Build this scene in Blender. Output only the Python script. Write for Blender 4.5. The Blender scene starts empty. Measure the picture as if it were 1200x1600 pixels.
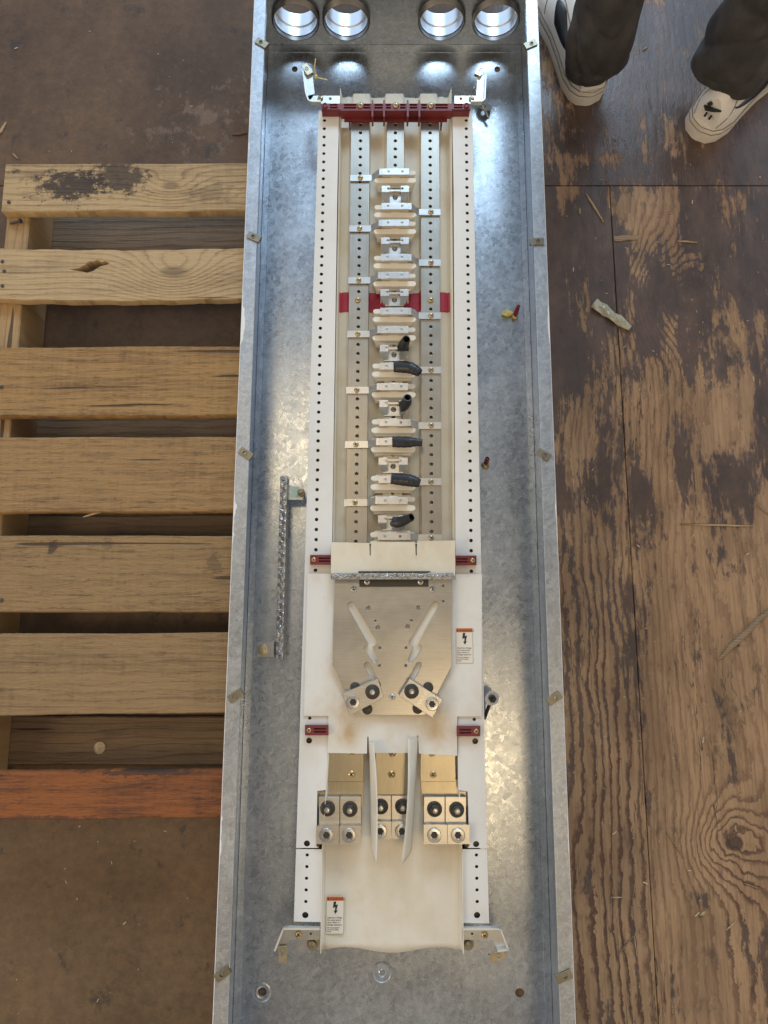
import bpy, bmesh, math, random
from mathutils import Vector, Matrix
R = math.radians
random.seed(11)
scn = bpy.context.scene
col = scn.collection

# ------------------------------------------------------------------ camera, world, lamps, exposure
H, F, TH = 1.294, 1155.0, R(10.0)          # camera height, focal length in photo pixels, tilt from straight down
cam = bpy.data.cameras.new('camera')
cam.sensor_fit = 'VERTICAL'; cam.sensor_height = 32.0
cam.lens = 32.0 * F / 1600.0
cam.clip_start = 0.02; cam.clip_end = 100
camo = bpy.data.objects.new('camera', cam); col.objects.link(camo)
camo.location = (0, 0, H); camo.rotation_euler = (TH, 0, 0)
scn.camera = camo

world = bpy.data.worlds.new('World'); scn.world = world; world.use_nodes = True
wn, wl = world.node_tree.nodes, world.node_tree.links
bg = wn['Background']
tc = wn.new('ShaderNodeTexCoord'); sx = wn.new('ShaderNodeSeparateXYZ'); wl.new(tc.outputs['Generated'], sx.inputs[0])
mr = wn.new('ShaderNodeMapRange'); mr.inputs[1].default_value = -0.45; mr.inputs[2].default_value = 0.75
wl.new(sx.outputs['Y'], mr.inputs[0])
wr = wn.new('ShaderNodeValToRGB')
wr.color_ramp.elements[0].color = (0.47, 0.395, 0.31, 1)
wr.color_ramp.elements[1].color = (0.46, 0.60, 0.80, 1)
e = wr.color_ramp.elements.new(0.42); e.color = (0.41, 0.40, 0.385, 1)
wl.new(mr.outputs[0], wr.inputs[0]); wl.new(wr.outputs[0], bg.inputs[0])
# open sides are bright, the roof overhead is dim
me_ = wn.new('ShaderNodeMapRange'); me_.interpolation_type = 'SMOOTHSTEP'
me_.inputs[1].default_value = 0.60; me_.inputs[2].default_value = 0.90; me_.inputs[3].default_value = 1.45; me_.inputs[4].default_value = 0.42
wl.new(sx.outputs['Z'], me_.inputs[0]); wl.new(me_.outputs[0], bg.inputs[1])

def area(name, loc, target, sx_, sy_, energy, color):
    l = bpy.data.lights.new(name, 'AREA'); l.shape = 'RECTANGLE'; l.size = sx_; l.size_y = sy_
    l.energy = energy; l.color = color
    o = bpy.data.objects.new(name, l); col.objects.link(o); o.location = loc
    o.rotation_euler = (Vector(target) - Vector(loc)).to_track_quat('-Z', 'Y').to_euler()
    return o
area('door_light', (0.6, 4.3, 3.1), (0.15, 0.9, 0.0), 1.9, 1.1, 72, (0.58, 0.79, 1.0))
area('ceiling_lamp', (-0.42, 1.38, 4.0), (-0.42, 1.38, 0), 0.60, 0.7, 8, (1.0, 0.78, 0.48))
area('ceiling_lamp', (0.53, -0.78, 4.0), (0.53, -0.78, 0), 0.55, 0.7, 9, (1.0, 0.74, 0.42))
area('ceiling_lamp', (-3.2, -0.6, 3.0), (-0.4, 0, 0), 0.6, 1.6, 25, (1.0, 0.78, 0.50))

vs = scn.view_settings
vs.view_transform = 'Standard'; vs.look = 'None'; vs.exposure = 0.36; vs.gamma = 1.0; vs.use_curve_mapping = False
scn.render.engine = 'CYCLES'
scn.cycles.max_bounces = 8

# ------------------------------------------------------------------ geometry helpers
CT, ST = math.cos(TH), math.sin(TH)
def U(px, py, z=0.0):
    """point at height z seen at photo pixel (px, py)"""
    u, v = (px - 600.0) / F, (py - 800.0) / F
    t = (H - z) / (CT + v * ST)
    return Vector((u * t, t * (ST - v * CT), z))
def SC(py, z=0.0):
    v = (py - 800.0) / F
    return (H - z) / (CT + v * ST) / F
def U2(p, z): return U(p[0], p[1], z).xy
def lerp(a, b, t): return a + (b - a) * t

def Wm(o):
    m = o.matrix_basis.copy()
    if o.parent: m = Wm(o.parent) @ o.matrix_parent_inverse @ m
    return m
def setpar(o, p):
    o.parent = p; o.matrix_parent_inverse = Wm(p).inverted()

class MB:
    def __init__(self): self.bm = bmesh.new()
    def prism(self, poly, z0, z1, mi=0, base=None):
        """poly = xy list at z1, extruded straight down (or to polygon base) to z0"""
        bm = self.bm
        pts = [Vector(p) for p in poly]
        ar = sum(pts[i].x * pts[(i+1) % len(pts)].y - pts[(i+1) % len(pts)].x * pts[i].y for i in range(len(pts)))
        bpts = [Vector(p) for p in (base or poly)]
        if ar < 0: pts.reverse(); bpts.reverse()
        top = [bm.verts.new((p.x, p.y, z1)) for p in pts]; bot = [bm.verts.new((p.x, p.y, z0)) for p in bpts]
        fs = [bm.faces.new(top), bm.faces.new(bot[::-1])]
        n = len(top)
        for i in range(n): fs.append(bm.faces.new((top[i], bot[i], bot[(i+1) % n], top[(i+1) % n])))
        for f in fs: f.material_index = mi
        return self
    def pxprism(self, poly, z0, z1, mi=0): return self.prism([U2(p, z1) for p in poly], z0, z1, mi)
    def box(self, x0, x1, y0, y1, z0, z1, mi=0):
        return self.prism([(x0, y0), (x1, y0), (x1, y1), (x0, y1)], z0, z1, mi)
    def hexa(self, v8, mi=0):
        bm = self.bm; v = [bm.verts.new(p) for p in v8]
        for f in ((0,3,2,1),(4,5,6,7),(0,1,5,4),(1,2,6,5),(2,3,7,6),(3,0,4,7)):
            bm.faces.new([v[i] for i in f]).material_index = mi
        return self
    def lathe(self, prof, seg=20, c=(0,0,0), mi=0, M=None, cap=True):
        bm = self.bm; c = Vector(c); rings = []
        for r, z in prof:
            ring = []
            for k in range(seg):
                a = 2*math.pi*k/seg
                p = Vector((r*math.cos(a), r*math.sin(a), z))
                if M is not None: p = M @ p
                ring.append(bm.verts.new(p + c))
            rings.append(ring)
        for a, b in zip(rings, rings[1:]):
            for k in range(seg):
                f = bm.faces.new((a[k], a[(k+1) % seg], b[(k+1) % seg], b[k])); f.material_index = mi
        if cap:
            bm.faces.new(rings[0][::-1]).material_index = mi
            bm.faces.new(rings[-1]).material_index = mi
        return self
    def loft(self, rings, mi=0, cap=True, closed=True):
        bm = self.bm; rr = [[bm.verts.new(p) for p in r] for r in rings]; n = len(rr[0])
        for a, b in zip(rr, rr[1:]):
            for k in range(n if closed else n-1):
                bm.faces.new((a[k], a[(k+1) % n], b[(k+1) % n], b[k])).material_index = mi
        if cap:
            bm.faces.new(rr[0][::-1]).material_index = mi; bm.faces.new(rr[-1]).material_index = mi
        return self
    def grid(self, fn, nu, nv, mi=0):
        bm = self.bm; g = [[bm.verts.new(fn(i/nu, j/nv)) for j in range(nv+1)] for i in range(nu+1)]
        for i in range(nu):
            for j in range(nv):
                bm.faces.new((g[i][j], g[i+1][j], g[i+1][j+1], g[i][j+1])).material_index = mi
        return self
    def bevel(self, w, seg=1, ang=35):
        bm = self.bm; bmesh.ops.recalc_face_normals(bm, faces=bm.faces)
        es = [e for e in bm.edges if len(e.link_faces) == 2 and e.calc_face_angle(0) > R(ang)]
        bmesh.ops.bevel(bm, geom=es, offset=w, segments=seg, profile=0.6, affect='EDGES', clamp_overlap=True)
        return self
    def build(self, name, mats, parent=None, smooth=False, solid=0.0, loc=None, recalc=True):
        bm = self.bm
        if recalc: bmesh.ops.recalc_face_normals(bm, faces=bm.faces)
        if smooth:
            for f in bm.faces: f.smooth = True
            for e_ in bm.edges:
                if len(e_.link_faces) == 2 and e_.calc_face_angle(0) > R(38): e_.smooth = False
        me = bpy.data.meshes.new(name); bm.to_mesh(me); bm.free()
        return place(name, me, mats, parent, loc, solid)

def place(name, me, mats, parent=None, loc=None, solid=0.0):
    if not isinstance(mats, (list, tuple)): mats = [mats]
    for m in mats: me.materials.append(m)
    o = bpy.data.objects.new(name, me); col.objects.link(o)
    if loc is None:                                   # put the origin in the middle of the mesh
        vs_ = [v.co for v in me.vertices]
        lo = Vector([min(v[i] for v in vs_) for i in range(3)]); hi = Vector([max(v[i] for v in vs_) for i in range(3)])
        c = Vector(((lo.x+hi.x)/2, (lo.y+hi.y)/2, lo.z))
        me.transform(Matrix.Translation(-c)); o.location = c
    else: o.location = loc
    if parent: setpar(o, parent)
    if solid:
        m = o.modifiers.new('thickness', 'SOLIDIFY'); m.thickness = solid; m.offset = 0
    return o

def circle(cx, cy, r, n=12): return [(cx + r*math.cos(2*math.pi*k/n), cy + r*math.sin(2*math.pi*k/n)) for k in range(n)]
def stadium(a, b, r, n=7):
    a, b = Vector(a), Vector(b); d = (b-a).normalized(); ang = math.atan2(d.y, d.x); out = []
    for k in range(n+1):
        t = ang - math.pi/2 + math.pi*k/n; out.append((b.x + r*math.cos(t), b.y + r*math.sin(t)))
    for k in range(n+1):
        t = ang + math.pi/2 + math.pi*k/n; out.append((a.x + r*math.cos(t), a.y + r*math.sin(t)))
    return out
def plate_mesh(name, outer, holes, z0, z1, bevel=0.0):
    """flat plate with real holes; outlines in metres"""
    cu = bpy.data.curves.new(name, 'CURVE'); cu.dimensions = '2D'; cu.fill_mode = 'BOTH'
    for pts in [outer] + list(holes):
        sp = cu.splines.new('POLY'); sp.points.add(len(pts)-1); sp.use_cyclic_u = True
        for q, p in zip(sp.points, pts): q.co = (p[0], p[1], 0, 1)
    cu.extrude = (z1-z0)/2 - bevel; cu.bevel_depth = bevel; cu.offset = -bevel
    o = bpy.data.objects.new(name, cu); col.objects.link(o)
    dg = bpy.context.evaluated_depsgraph_get(); dg.update()
    me = bpy.data.meshes.new_from_object(o.evaluated_get(dg)); me.name = name
    bpy.data.objects.remove(o); bpy.data.curves.remove(cu)
    me.transform(Matrix.Translation((0, 0, (z0+z1)/2)))
    return me
def plate(name, outer, holes, z0, z1, mats, parent, bevel=0.0, px=True):
    if px:
        outer = [U2(p, z1) for p in outer]; holes = [[U2(p, z1) for p in h] for h in holes]
    return place(name, plate_mesh(name, outer, holes, z0, z1, bevel), mats, parent)
def text_mesh(body, size, align='LEFT'):
    cu = bpy.data.curves.new('lettering', 'FONT'); cu.body = body; cu.size = size; cu.align_x = align; cu.extrude = 0.00006
    o = bpy.data.objects.new('lettering', cu); col.objects.link(o)
    dg = bpy.context.evaluated_depsgraph_get(); dg.update()
    me = bpy.data.meshes.new_from_object(o.evaluated_get(dg))
    bpy.data.objects.remove(o); bpy.data.curves.remove(cu)
    return me
def join_meshes(name, ms):
    bm = bmesh.new()
    for me, M in ms:
        me.transform(M); bm.from_mesh(me); bpy.data.meshes.remove(me)
    out = bpy.data.meshes.new(name); bm.to_mesh(out); bm.free(); return out

def tag(o, label=None, cat=None, group=None, kind=None):
    if label: o['label'] = label
    if cat: o['category'] = cat
    if group: o['group'] = group
    if kind: o['kind'] = kind
    return o
def thing(name, loc, label, cat, group=None):
    o = bpy.data.objects.new(name, None); o.empty_display_size = 0.05; col.objects.link(o); o.location = loc
    return tag(o, label, cat, group)
def dup(o, parent, loc, rot=None):
    """copy of a part and its sub-parts at a new world place"""
    c = o.copy(); col.objects.link(c); c.parent = None; c.matrix_parent_inverse = Matrix()
    old = Wm(o)
    c.location = loc; c.scale = o.scale; c.rotation_euler = rot if rot is not None else o.rotation_euler
    if parent: setpar(c, parent)
    for ch in o.children:
        d = ch.copy(); col.objects.link(d); d.parent = c; d.matrix_parent_inverse = ch.matrix_parent_inverse.copy()
    return c

# ------------------------------------------------------------------ node-expression helper
class NG:
    def __init__(self, name):
        self.m = bpy.data.materials.new(name); self.m.use_nodes = True
        self.t = self.m.node_tree; self.n = self.t.nodes; self.l = self.t.links
        self.b = self.n['Principled BSDF']
        g = self.n.new('ShaderNodeNewGeometry'); self.pos = E(self, g.outputs['Position']); self.nor = E(self, g.outputs['Normal'])
        s = self.n.new('ShaderNodeSeparateXYZ'); self.l.new(g.outputs['Position'], s.inputs[0])
        self.x, self.y, self.z = [E(self, s.outputs[i]) for i in range(3)]
    def link(self, v, sock):
        if isinstance(v, E): self.l.new(v.s, sock)
        elif isinstance(v, (tuple, list)): sock.default_value = tuple(v)[:3] if sock.type == 'VECTOR' else (tuple(v) + (1,))[:4]
        else: sock.default_value = v
    def math(self, op, *a):
        nd = self.n.new('ShaderNodeMath'); nd.operation = op
        for i, v in enumerate(a): self.link(v, nd.inputs[i])
        return E(self, nd.outputs[0])
    def vec(self, x, y, z=0.0):
        nd = self.n.new('ShaderNodeCombineXYZ')
        for i, v in enumerate((x, y, z)): self.link(v, nd.inputs[i])
        return E(self, nd.outputs[0])
    def noise(self, v, scale=1.0, detail=4, rough=0.55, dist=0.0):
        nd = self.n.new('ShaderNodeTexNoise'); self.link(v, nd.inputs['Vector'])
        nd.inputs['Scale'].default_value = scale; nd.inputs['Detail'].default_value = detail
        nd.inputs['Roughness'].default_value = rough; nd.inputs['Distortion'].default_value = dist
        return E(self, nd.outputs[0])
    def voro(self, v, scale, out='Color', feature='F1'):
        nd = self.n.new('ShaderNodeTexVoronoi'); nd.feature = feature; self.link(v, nd.inputs['Vector']); nd.inputs['Scale'].default_value = scale
        return E(self, nd.outputs[out])
    def mix(self, f, a, b):
        nd = self.n.new('ShaderNodeMix'); nd.data_type = 'RGBA'
        self.link(f, nd.inputs[0]); self.link(a, nd.inputs[6]); self.link(b, nd.inputs[7])
        return E(self, nd.outputs[2])
    def mul(self, c, f):
        nd = self.n.new('ShaderNodeVectorMath'); nd.operation = 'SCALE'; self.link(c, nd.inputs[0]); self.link(f, nd.inputs[3])
        return E(self, nd.outputs[0])
    def step(self, v, a, b):
        nd = self.n.new('ShaderNodeMapRange'); nd.interpolation_type = 'SMOOTHSTEP'; self.link(v, nd.inputs[0])
        self.link(a, nd.inputs[1]); self.link(b, nd.inputs[2]); return E(self, nd.outputs[0])
    def exp(self, v): return self.math('EXPONENT', v)
    def gauss(self, cx, cy, sx_, sy_):
        dx, dy = (self.x - cx) * (1/sx_), (self.y - cy) * (1/sy_)
        return self.exp((dx*dx + dy*dy) * -1.0)
    def bump(self, h, strength=0.3, dist=0.002):
        nd = self.n.new('ShaderNodeBump'); nd.inputs['Strength'].default_value = strength; nd.inputs['Distance'].default_value = dist
        self.link(h, nd.inputs['Height']); self.l.new(nd.outputs[0], self.b.inputs['Normal'])
    def done(self, color, rough, metal=0.0, **kw):
        self.link(color, self.b.inputs['Base Color']); self.link(rough, self.b.inputs['Roughness']); self.link(metal, self.b.inputs['Metallic'])
        for k, v in kw.items(): self.link(v, self.b.inputs[k.replace('_', ' ')])
        return self.m
class E:
    def __init__(s, g, sock): s.g, s.s = g, sock
    def __add__(a, b): return a.g.math('ADD', a, b)
    def __radd__(a, b): return a.g.math('ADD', b, a)
    def __sub__(a, b): return a.g.math('SUBTRACT', a, b)
    def __rsub__(a, b): return a.g.math('SUBTRACT', b, a)
    def __mul__(a, b): return a.g.math('MULTIPLY', a, b)
    def __rmul__(a, b): return a.g.math('MULTIPLY', b, a)
    def frac(a): return a.g.math('FRACT', a)
    def abs(a): return a.g.math('ABSOLUTE', a)
    def max(a, b): return a.g.math('MAXIMUM', a, b)
    def min(a, b): return a.g.math('MINIMUM', a, b)
    def clamp(a): return a.max(0.0).min(1.0)

# ------------------------------------------------------------------ materials
def simple(name, c, rough, metal=0.0, var=0.12, scale=60.0, bump=0.0, rv=0.1, **kw):
    g = NG(name); n = g.noise(g.pos, scale, 5, 0.6); n2 = g.noise(g.pos, scale*0.17, 3)
    f = 1.0 + (n - 0.5) * (2*var) + (n2 - 0.5) * (2*var)
    if bump: g.bump(n, bump, 0.001)
    return g.done(g.mul(c + (1,) if len(c) == 3 else c, f), (n2 - 0.5) * (2*rv) + rough, metal, **kw)

def galv(name, c=(0.47, 0.505, 0.545), rough=0.30, spangle=1.0, paint_edge=None):
    g = NG(name)
    w = g.noise(g.pos, 30, 3)
    vv = g.vec(g.x + (w - 0.5) * 0.02, g.y + (w - 0.5) * 0.02, g.z)
    c1 = g.voro(vv, 150); s1 = g.n.new('ShaderNodeSeparateColor'); g.l.new(c1.s, s1.inputs[0])
    a = E(g, s1.outputs[0]); b = E(g, s1.outputs[1])
    ed = g.voro(vv, 150, 'Distance', 'DISTANCE_TO_EDGE')
    fine = g.noise(g.pos, 420, 4, 0.7); big = g.noise(g.pos, 5, 4, 0.6); streak = g.noise(g.vec(g.x*60, g.y*8, g.z*60), 1.0, 5, 0.7, 0.8)
    vein = g.step((g.noise(vv, 95, 5, 0.6, 1.5) - 0.5).abs(), 0.05, 0.0); smud = g.noise(g.vec(g.x*22 + g.y*5, g.y*14 - g.x*9, 1.0), 1.0, 6, 0.7, 1.0)
    scr = g.step((g.noise(g.vec(g.x*70 + g.y*8, g.y*4, 2.0), 1.0, 3, 0.5) - 0.5).abs(), 0.004, 0.001) * g.step(big, 0.5, 0.62)
    f = 1.0 + (a - 0.5) * (0.18*spangle) + (fine - 0.5) * 0.12 + (big - 0.5) * 0.30 + (streak - 0.5) * 0.22 + vein * (0.24*spangle) + (smud - 0.5) * 0.20 + scr * 0.25
    ro = rough + (b - 0.5) * (0.08*spangle) + (fine - 0.5) * 0.10 + (big - 0.5) * 0.20 + (smud - 0.5) * 0.10
    colr = g.mul(c + (1,), f)
    met = 0.92
    if paint_edge is not None:
        x0, x1, sgn, wid = paint_edge            # outer edge line x = x0 .. x1 (top..bottom of the box), paint that runs over it
        yy = (g.y + 0.55) * (1/1.7)
        xe = x1 + yy * (x0 - x1)
        d = (g.x - xe) * sgn                      # distance inwards
        nn = g.noise(g.vec(g.y*7, 3.3, 0), 1.0, 5, 0.6)
        mk = g.step(d, 0.0012 + g.step(nn, 0.54, 0.66) * wid, 0.0006 + g.step(nn, 0.54, 0.66) * (wid*0.93))
        colr = g.mix(mk, colr, (0.74, 0.72, 0.69, 1)); met = (1.0 - mk) * 0.92; ro = ro + mk * 0.2
    g.bump(fine * 0.5 + a * (0.5*spangle) + streak + big * 3.0, 0.05, 0.0010)
    return g.done(colr, ro, met)

M = {}
M['galv'] = galv('galvanized_steel')
M['galv_wall'] = galv('galvanized_wall', (0.47, 0.51, 0.56), 0.32)
M['galv_small'] = galv('zinc_bracket', (0.52, 0.52, 0.50), 0.36, 0.4)
def aluminium(name, c, rough, ax):
    g = NG(name)
    v = g.vec(g.x*900, g.y*25, g.z*900) if ax == 'y' else g.vec(g.x*25, g.y*900, g.z*900)
    s = g.noise(v, 1.0, 3, 0.6); b = g.noise(g.pos, 28, 4, 0.6); f = g.noise(g.pos, 260, 3, 0.6)
    g.bump(s, 0.03, 0.0004)
    return g.done(g.mul(c + (1,), 1.0 + (s - 0.5) * 0.40 + (b - 0.5) * 0.30 + (f - 0.5) * 0.08), rough + (b - 0.5) * 0.12, 1.0)
M['bus'] = aluminium('tin_plated_bus', (0.38, 0.35, 0.30), 0.36, 'y')
M['landing'] = aluminium('lamp_glint_landing', (0.40, 0.355, 0.265), 0.32, 'y')  # yellowed base colour carries the ceiling lamps' warm reflection
M['alu'] = aluminium('machined_aluminium', (0.52, 0.50, 0.455), 0.30, 'x')
M['lugmetal'] = aluminium('lug_aluminium', (0.56, 0.54, 0.50), 0.32, 'x')
M['tin'] = aluminium('bright_tin_strap', (0.62, 0.60, 0.57), 0.34, 'x')
def paper(name, c, stain, amt, rough=0.5, spots=()):
    g = NG(name)
    n1 = g.noise(g.pos, 9, 5, 0.6); n2 = g.noise(g.pos, 70, 4, 0.6); n3 = g.noise(g.vec(g.x*60, g.y*7, g.z*40), 1.0, 3)
    n4 = g.noise(g.vec(g.x*24, g.y*16, 3.0), 1.0, 5, 0.65); k = (g.step(n1, 0.46, 0.68) * amt + (n2 - 0.5) * 0.30 + (n3 - 0.5) * 0.25 + g.step(n4, 0.52, 0.72) * (amt*0.7)).clamp()
    for cx, cy, sx_, sy_, a in spots: k = (k + g.gauss(cx, cy, sx_, sy_) * (n4 * a)).clamp()
    sp = g.step(g.noise(g.pos, 260, 2, 0.5), 0.70, 0.76) * 0.25
    g.bump(n2, 0.06, 0.001)
    return g.done(g.mix(sp, g.mix(k, c, stain), (0.25, 0.19, 0.12, 1)), rough + (n1-0.5)*0.15)
M['white'] = paper('white_paint', (0.76, 0.74, 0.69, 1), (0.62, 0.54, 0.42, 1), 0.25, 0.42)
stp = [(U(px, py, .08), w, h, a) for px, py, w, h, a in ((547, 1150, .018, .022, 1.7), (683, 1142, .020, .022, 1.5), (575, 1108, .05, .02, 1.2), (665, 1112, .04, .02, 1.1), (535, 1060, .03, .04, .6), (505, 1190, .02, .05, .5), (740, 1180, .03, .04, .5))]
M['cover'] = paper('stained_cover', (0.76, 0.735, 0.67, 1), (0.56, 0.42, 0.25, 1), 0.25, 0.42, [(p.x, p.y, w, h, a) for p, w, h, a in stp])
M['cream'] = paper('cream_insulator', (0.72, 0.65, 0.51, 1), (0.60, 0.49, 0.31, 1), 0.50, 0.42)
M['fish'] = paper('insulating_paper', (0.74, 0.69, 0.58, 1), (0.62, 0.52, 0.36, 1), 0.45, 0.40)
M['stab'] = paper('moulded_cream', (0.80, 0.74, 0.62, 1), (0.70, 0.59, 0.43, 1), 0.4, 0.4)
M['red'] = simple('oxide_red_plastic', (0.17, 0.022, 0.026), 0.42, var=0.12)
M['redstrip'] = simple('crimson_insulation', (0.42, 0.022, 0.050), 0.5, var=0.10)
M['brass'] = simple('yellow_zinc', (0.55, 0.42, 0.21), 0.30, 1.0, 0.25, 300)
M['clip'] = simple('dull_spring_steel', (0.30, 0.27, 0.20), 0.42, 1.0, 0.25, 300)
M['clipgold'] = simple('gold_zinc_clip', (0.50, 0.44, 0.31), 0.36, 1.0, 0.2, 300)
M['steel'] = simple('plain_steel', (0.55, 0.54, 0.52), 0.30, 1.0, 0.2, 300)
M['darksteel'] = simple('black_oxide_steel', (0.075, 0.07, 0.06), 0.40, 0.7, 0.25, 200)
M['socket'] = simple('hex_socket_shadow', (0.03, 0.03, 0.03), 0.6)
M['rubber'] = simple('black_rubber', (0.014, 0.014, 0.016), 0.38, 0.0, 0.2, 200, 0.1)
M['black'] = simple('black_mark', (0.02, 0.018, 0.016), 0.6)
M['orange'] = simple('orange_print', (0.62, 0.14, 0.035), 0.45)
M['label'] = simple('label_paper', (0.78, 0.72, 0.60), 0.4, var=0.04)
M['redcap'] = simple('red_cap', (0.22, 0.012, 0.016), 0.35)
M['yellow'] = simple('yellow_glue', (0.72, 0.62, 0.22), 0.5)
M['barmetal'] = simple('dull_bar_aluminium', (0.46, 0.45, 0.43), 0.40, 0.9, 0.3, 200)
M['lip'] = simple('lit_zinc_edge', (0.74, 0.74, 0.71), 0.5, 0.7, 0.1, 200)  # paler than the bracket zinc; light on the upturned edge is in the colour
M['greenlab'] = simple('green_sticker', (0.50, 0.66, 0.52), 0.5)
M['hub'] = simple('hub_zinc', (0.74, 0.77, 0.80), 0.36, 0.95, 0.10, 40)
M['hubdark'] = simple('hub_ring', (0.20, 0.19, 0.18), 0.38, 0.9, 0.2, 120)

# --- pallet wood
def wood(name, light, dark, seed, line=26.0, worn=0.4, stain=None, knots=(), rough=0.68, fuzz=0.6, axis='x'):
    g = NG(name)
    L, T = (g.x, g.y) if axis == 'x' else (g.y, g.x)
    wob = g.noise(g.vec(L*3 + seed, T*14, seed), 1.0, 3, 0.5)
    Fd = T * line * 4 + (wob - 0.5) * 3.0
    for kx, ky, sx_, sy_, a in knots: Fd = Fd + g.gauss(kx, ky, sx_, sy_) * a
    rg = (Fd + g.noise(g.vec(L*9, T*60, seed), 1.0, 4) * 0.9).frac()
    ringl = g.step(rg, 0.55, 0.95) * g.step(rg, 1.0, 0.95)
    fib = g.noise(g.vec(L*14 + seed*3, T*420, seed), 1.0, 5, 0.65)
    blotch = g.noise(g.vec(L*5 + seed, T*11, seed*2), 1.0, 5, 0.6)
    fz = g.noise(g.vec(L*38, T*230, seed), 1.0, 6, 0.72, 1.0)
    k = (ringl * (0.50 - 0.28*fuzz) + (fib - 0.5) * 1.5 + (blotch - 0.45) * 1.5 * worn + g.step(fz, 0.51, 0.65) * (0.62*fuzz) + (g.noise(g.vec(L*150, T*7, seed), 1.0, 3, 0.6) - 0.5) * (0.5*fuzz + 0.2) + (g.noise(g.vec(L*2.2, T*30, seed*1.7), 1.0, 3) - 0.5) * 1.1).clamp()
    c = g.mix(k, light + (1,), dark + (1,))
    wth = g.noise(g.vec(L*7 + seed*2, T*34, seed), 1.0, 6, 0.7)
    c = g.mix(g.step(wth, 0.52, 0.70) * (0.55*worn), c, (dark[0]*0.62, dark[1]*0.64, dark[2]*0.75, 1))
    c = g.mul(c, 0.97)
    crack = g.step(g.noise(g.vec(L*3.2 + seed, T*95, seed), 1.0, 2, 0.4), 0.69, 0.73)
    c = g.mix(crack * 0.8, c, (0.025, 0.015, 0.009, 1))
    if stain:
        for (cx, cy, sx_, sy_, amt) in stain:
            sn = g.noise(g.vec(g.x*60, g.y*80, seed), 1.0, 6, 0.78)
            mk = g.step(g.gauss(cx, cy, sx_, sy_) * 0.9 + (sn - 0.5) * 2.6, 0.36, 0.70) * amt
            c = g.mix(mk, c, (0.035, 0.020, 0.013, 1))
    for kx, ky, sx_, sy_, a in knots:
        c = g.mix(g.step(g.gauss(kx, ky, sx_*0.42, sy_*0.30), 0.35, 0.9) * 0.55, c, (0.06, 0.033, 0.018, 1))
    g.bump(ringl * 0.5 + fib * 1.1 + fz * (2.4*fuzz) - crack * 2.0, 0.75, 0.0026)
    return g.done(c, rough + (fib - 0.5) * 0.2)

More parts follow.
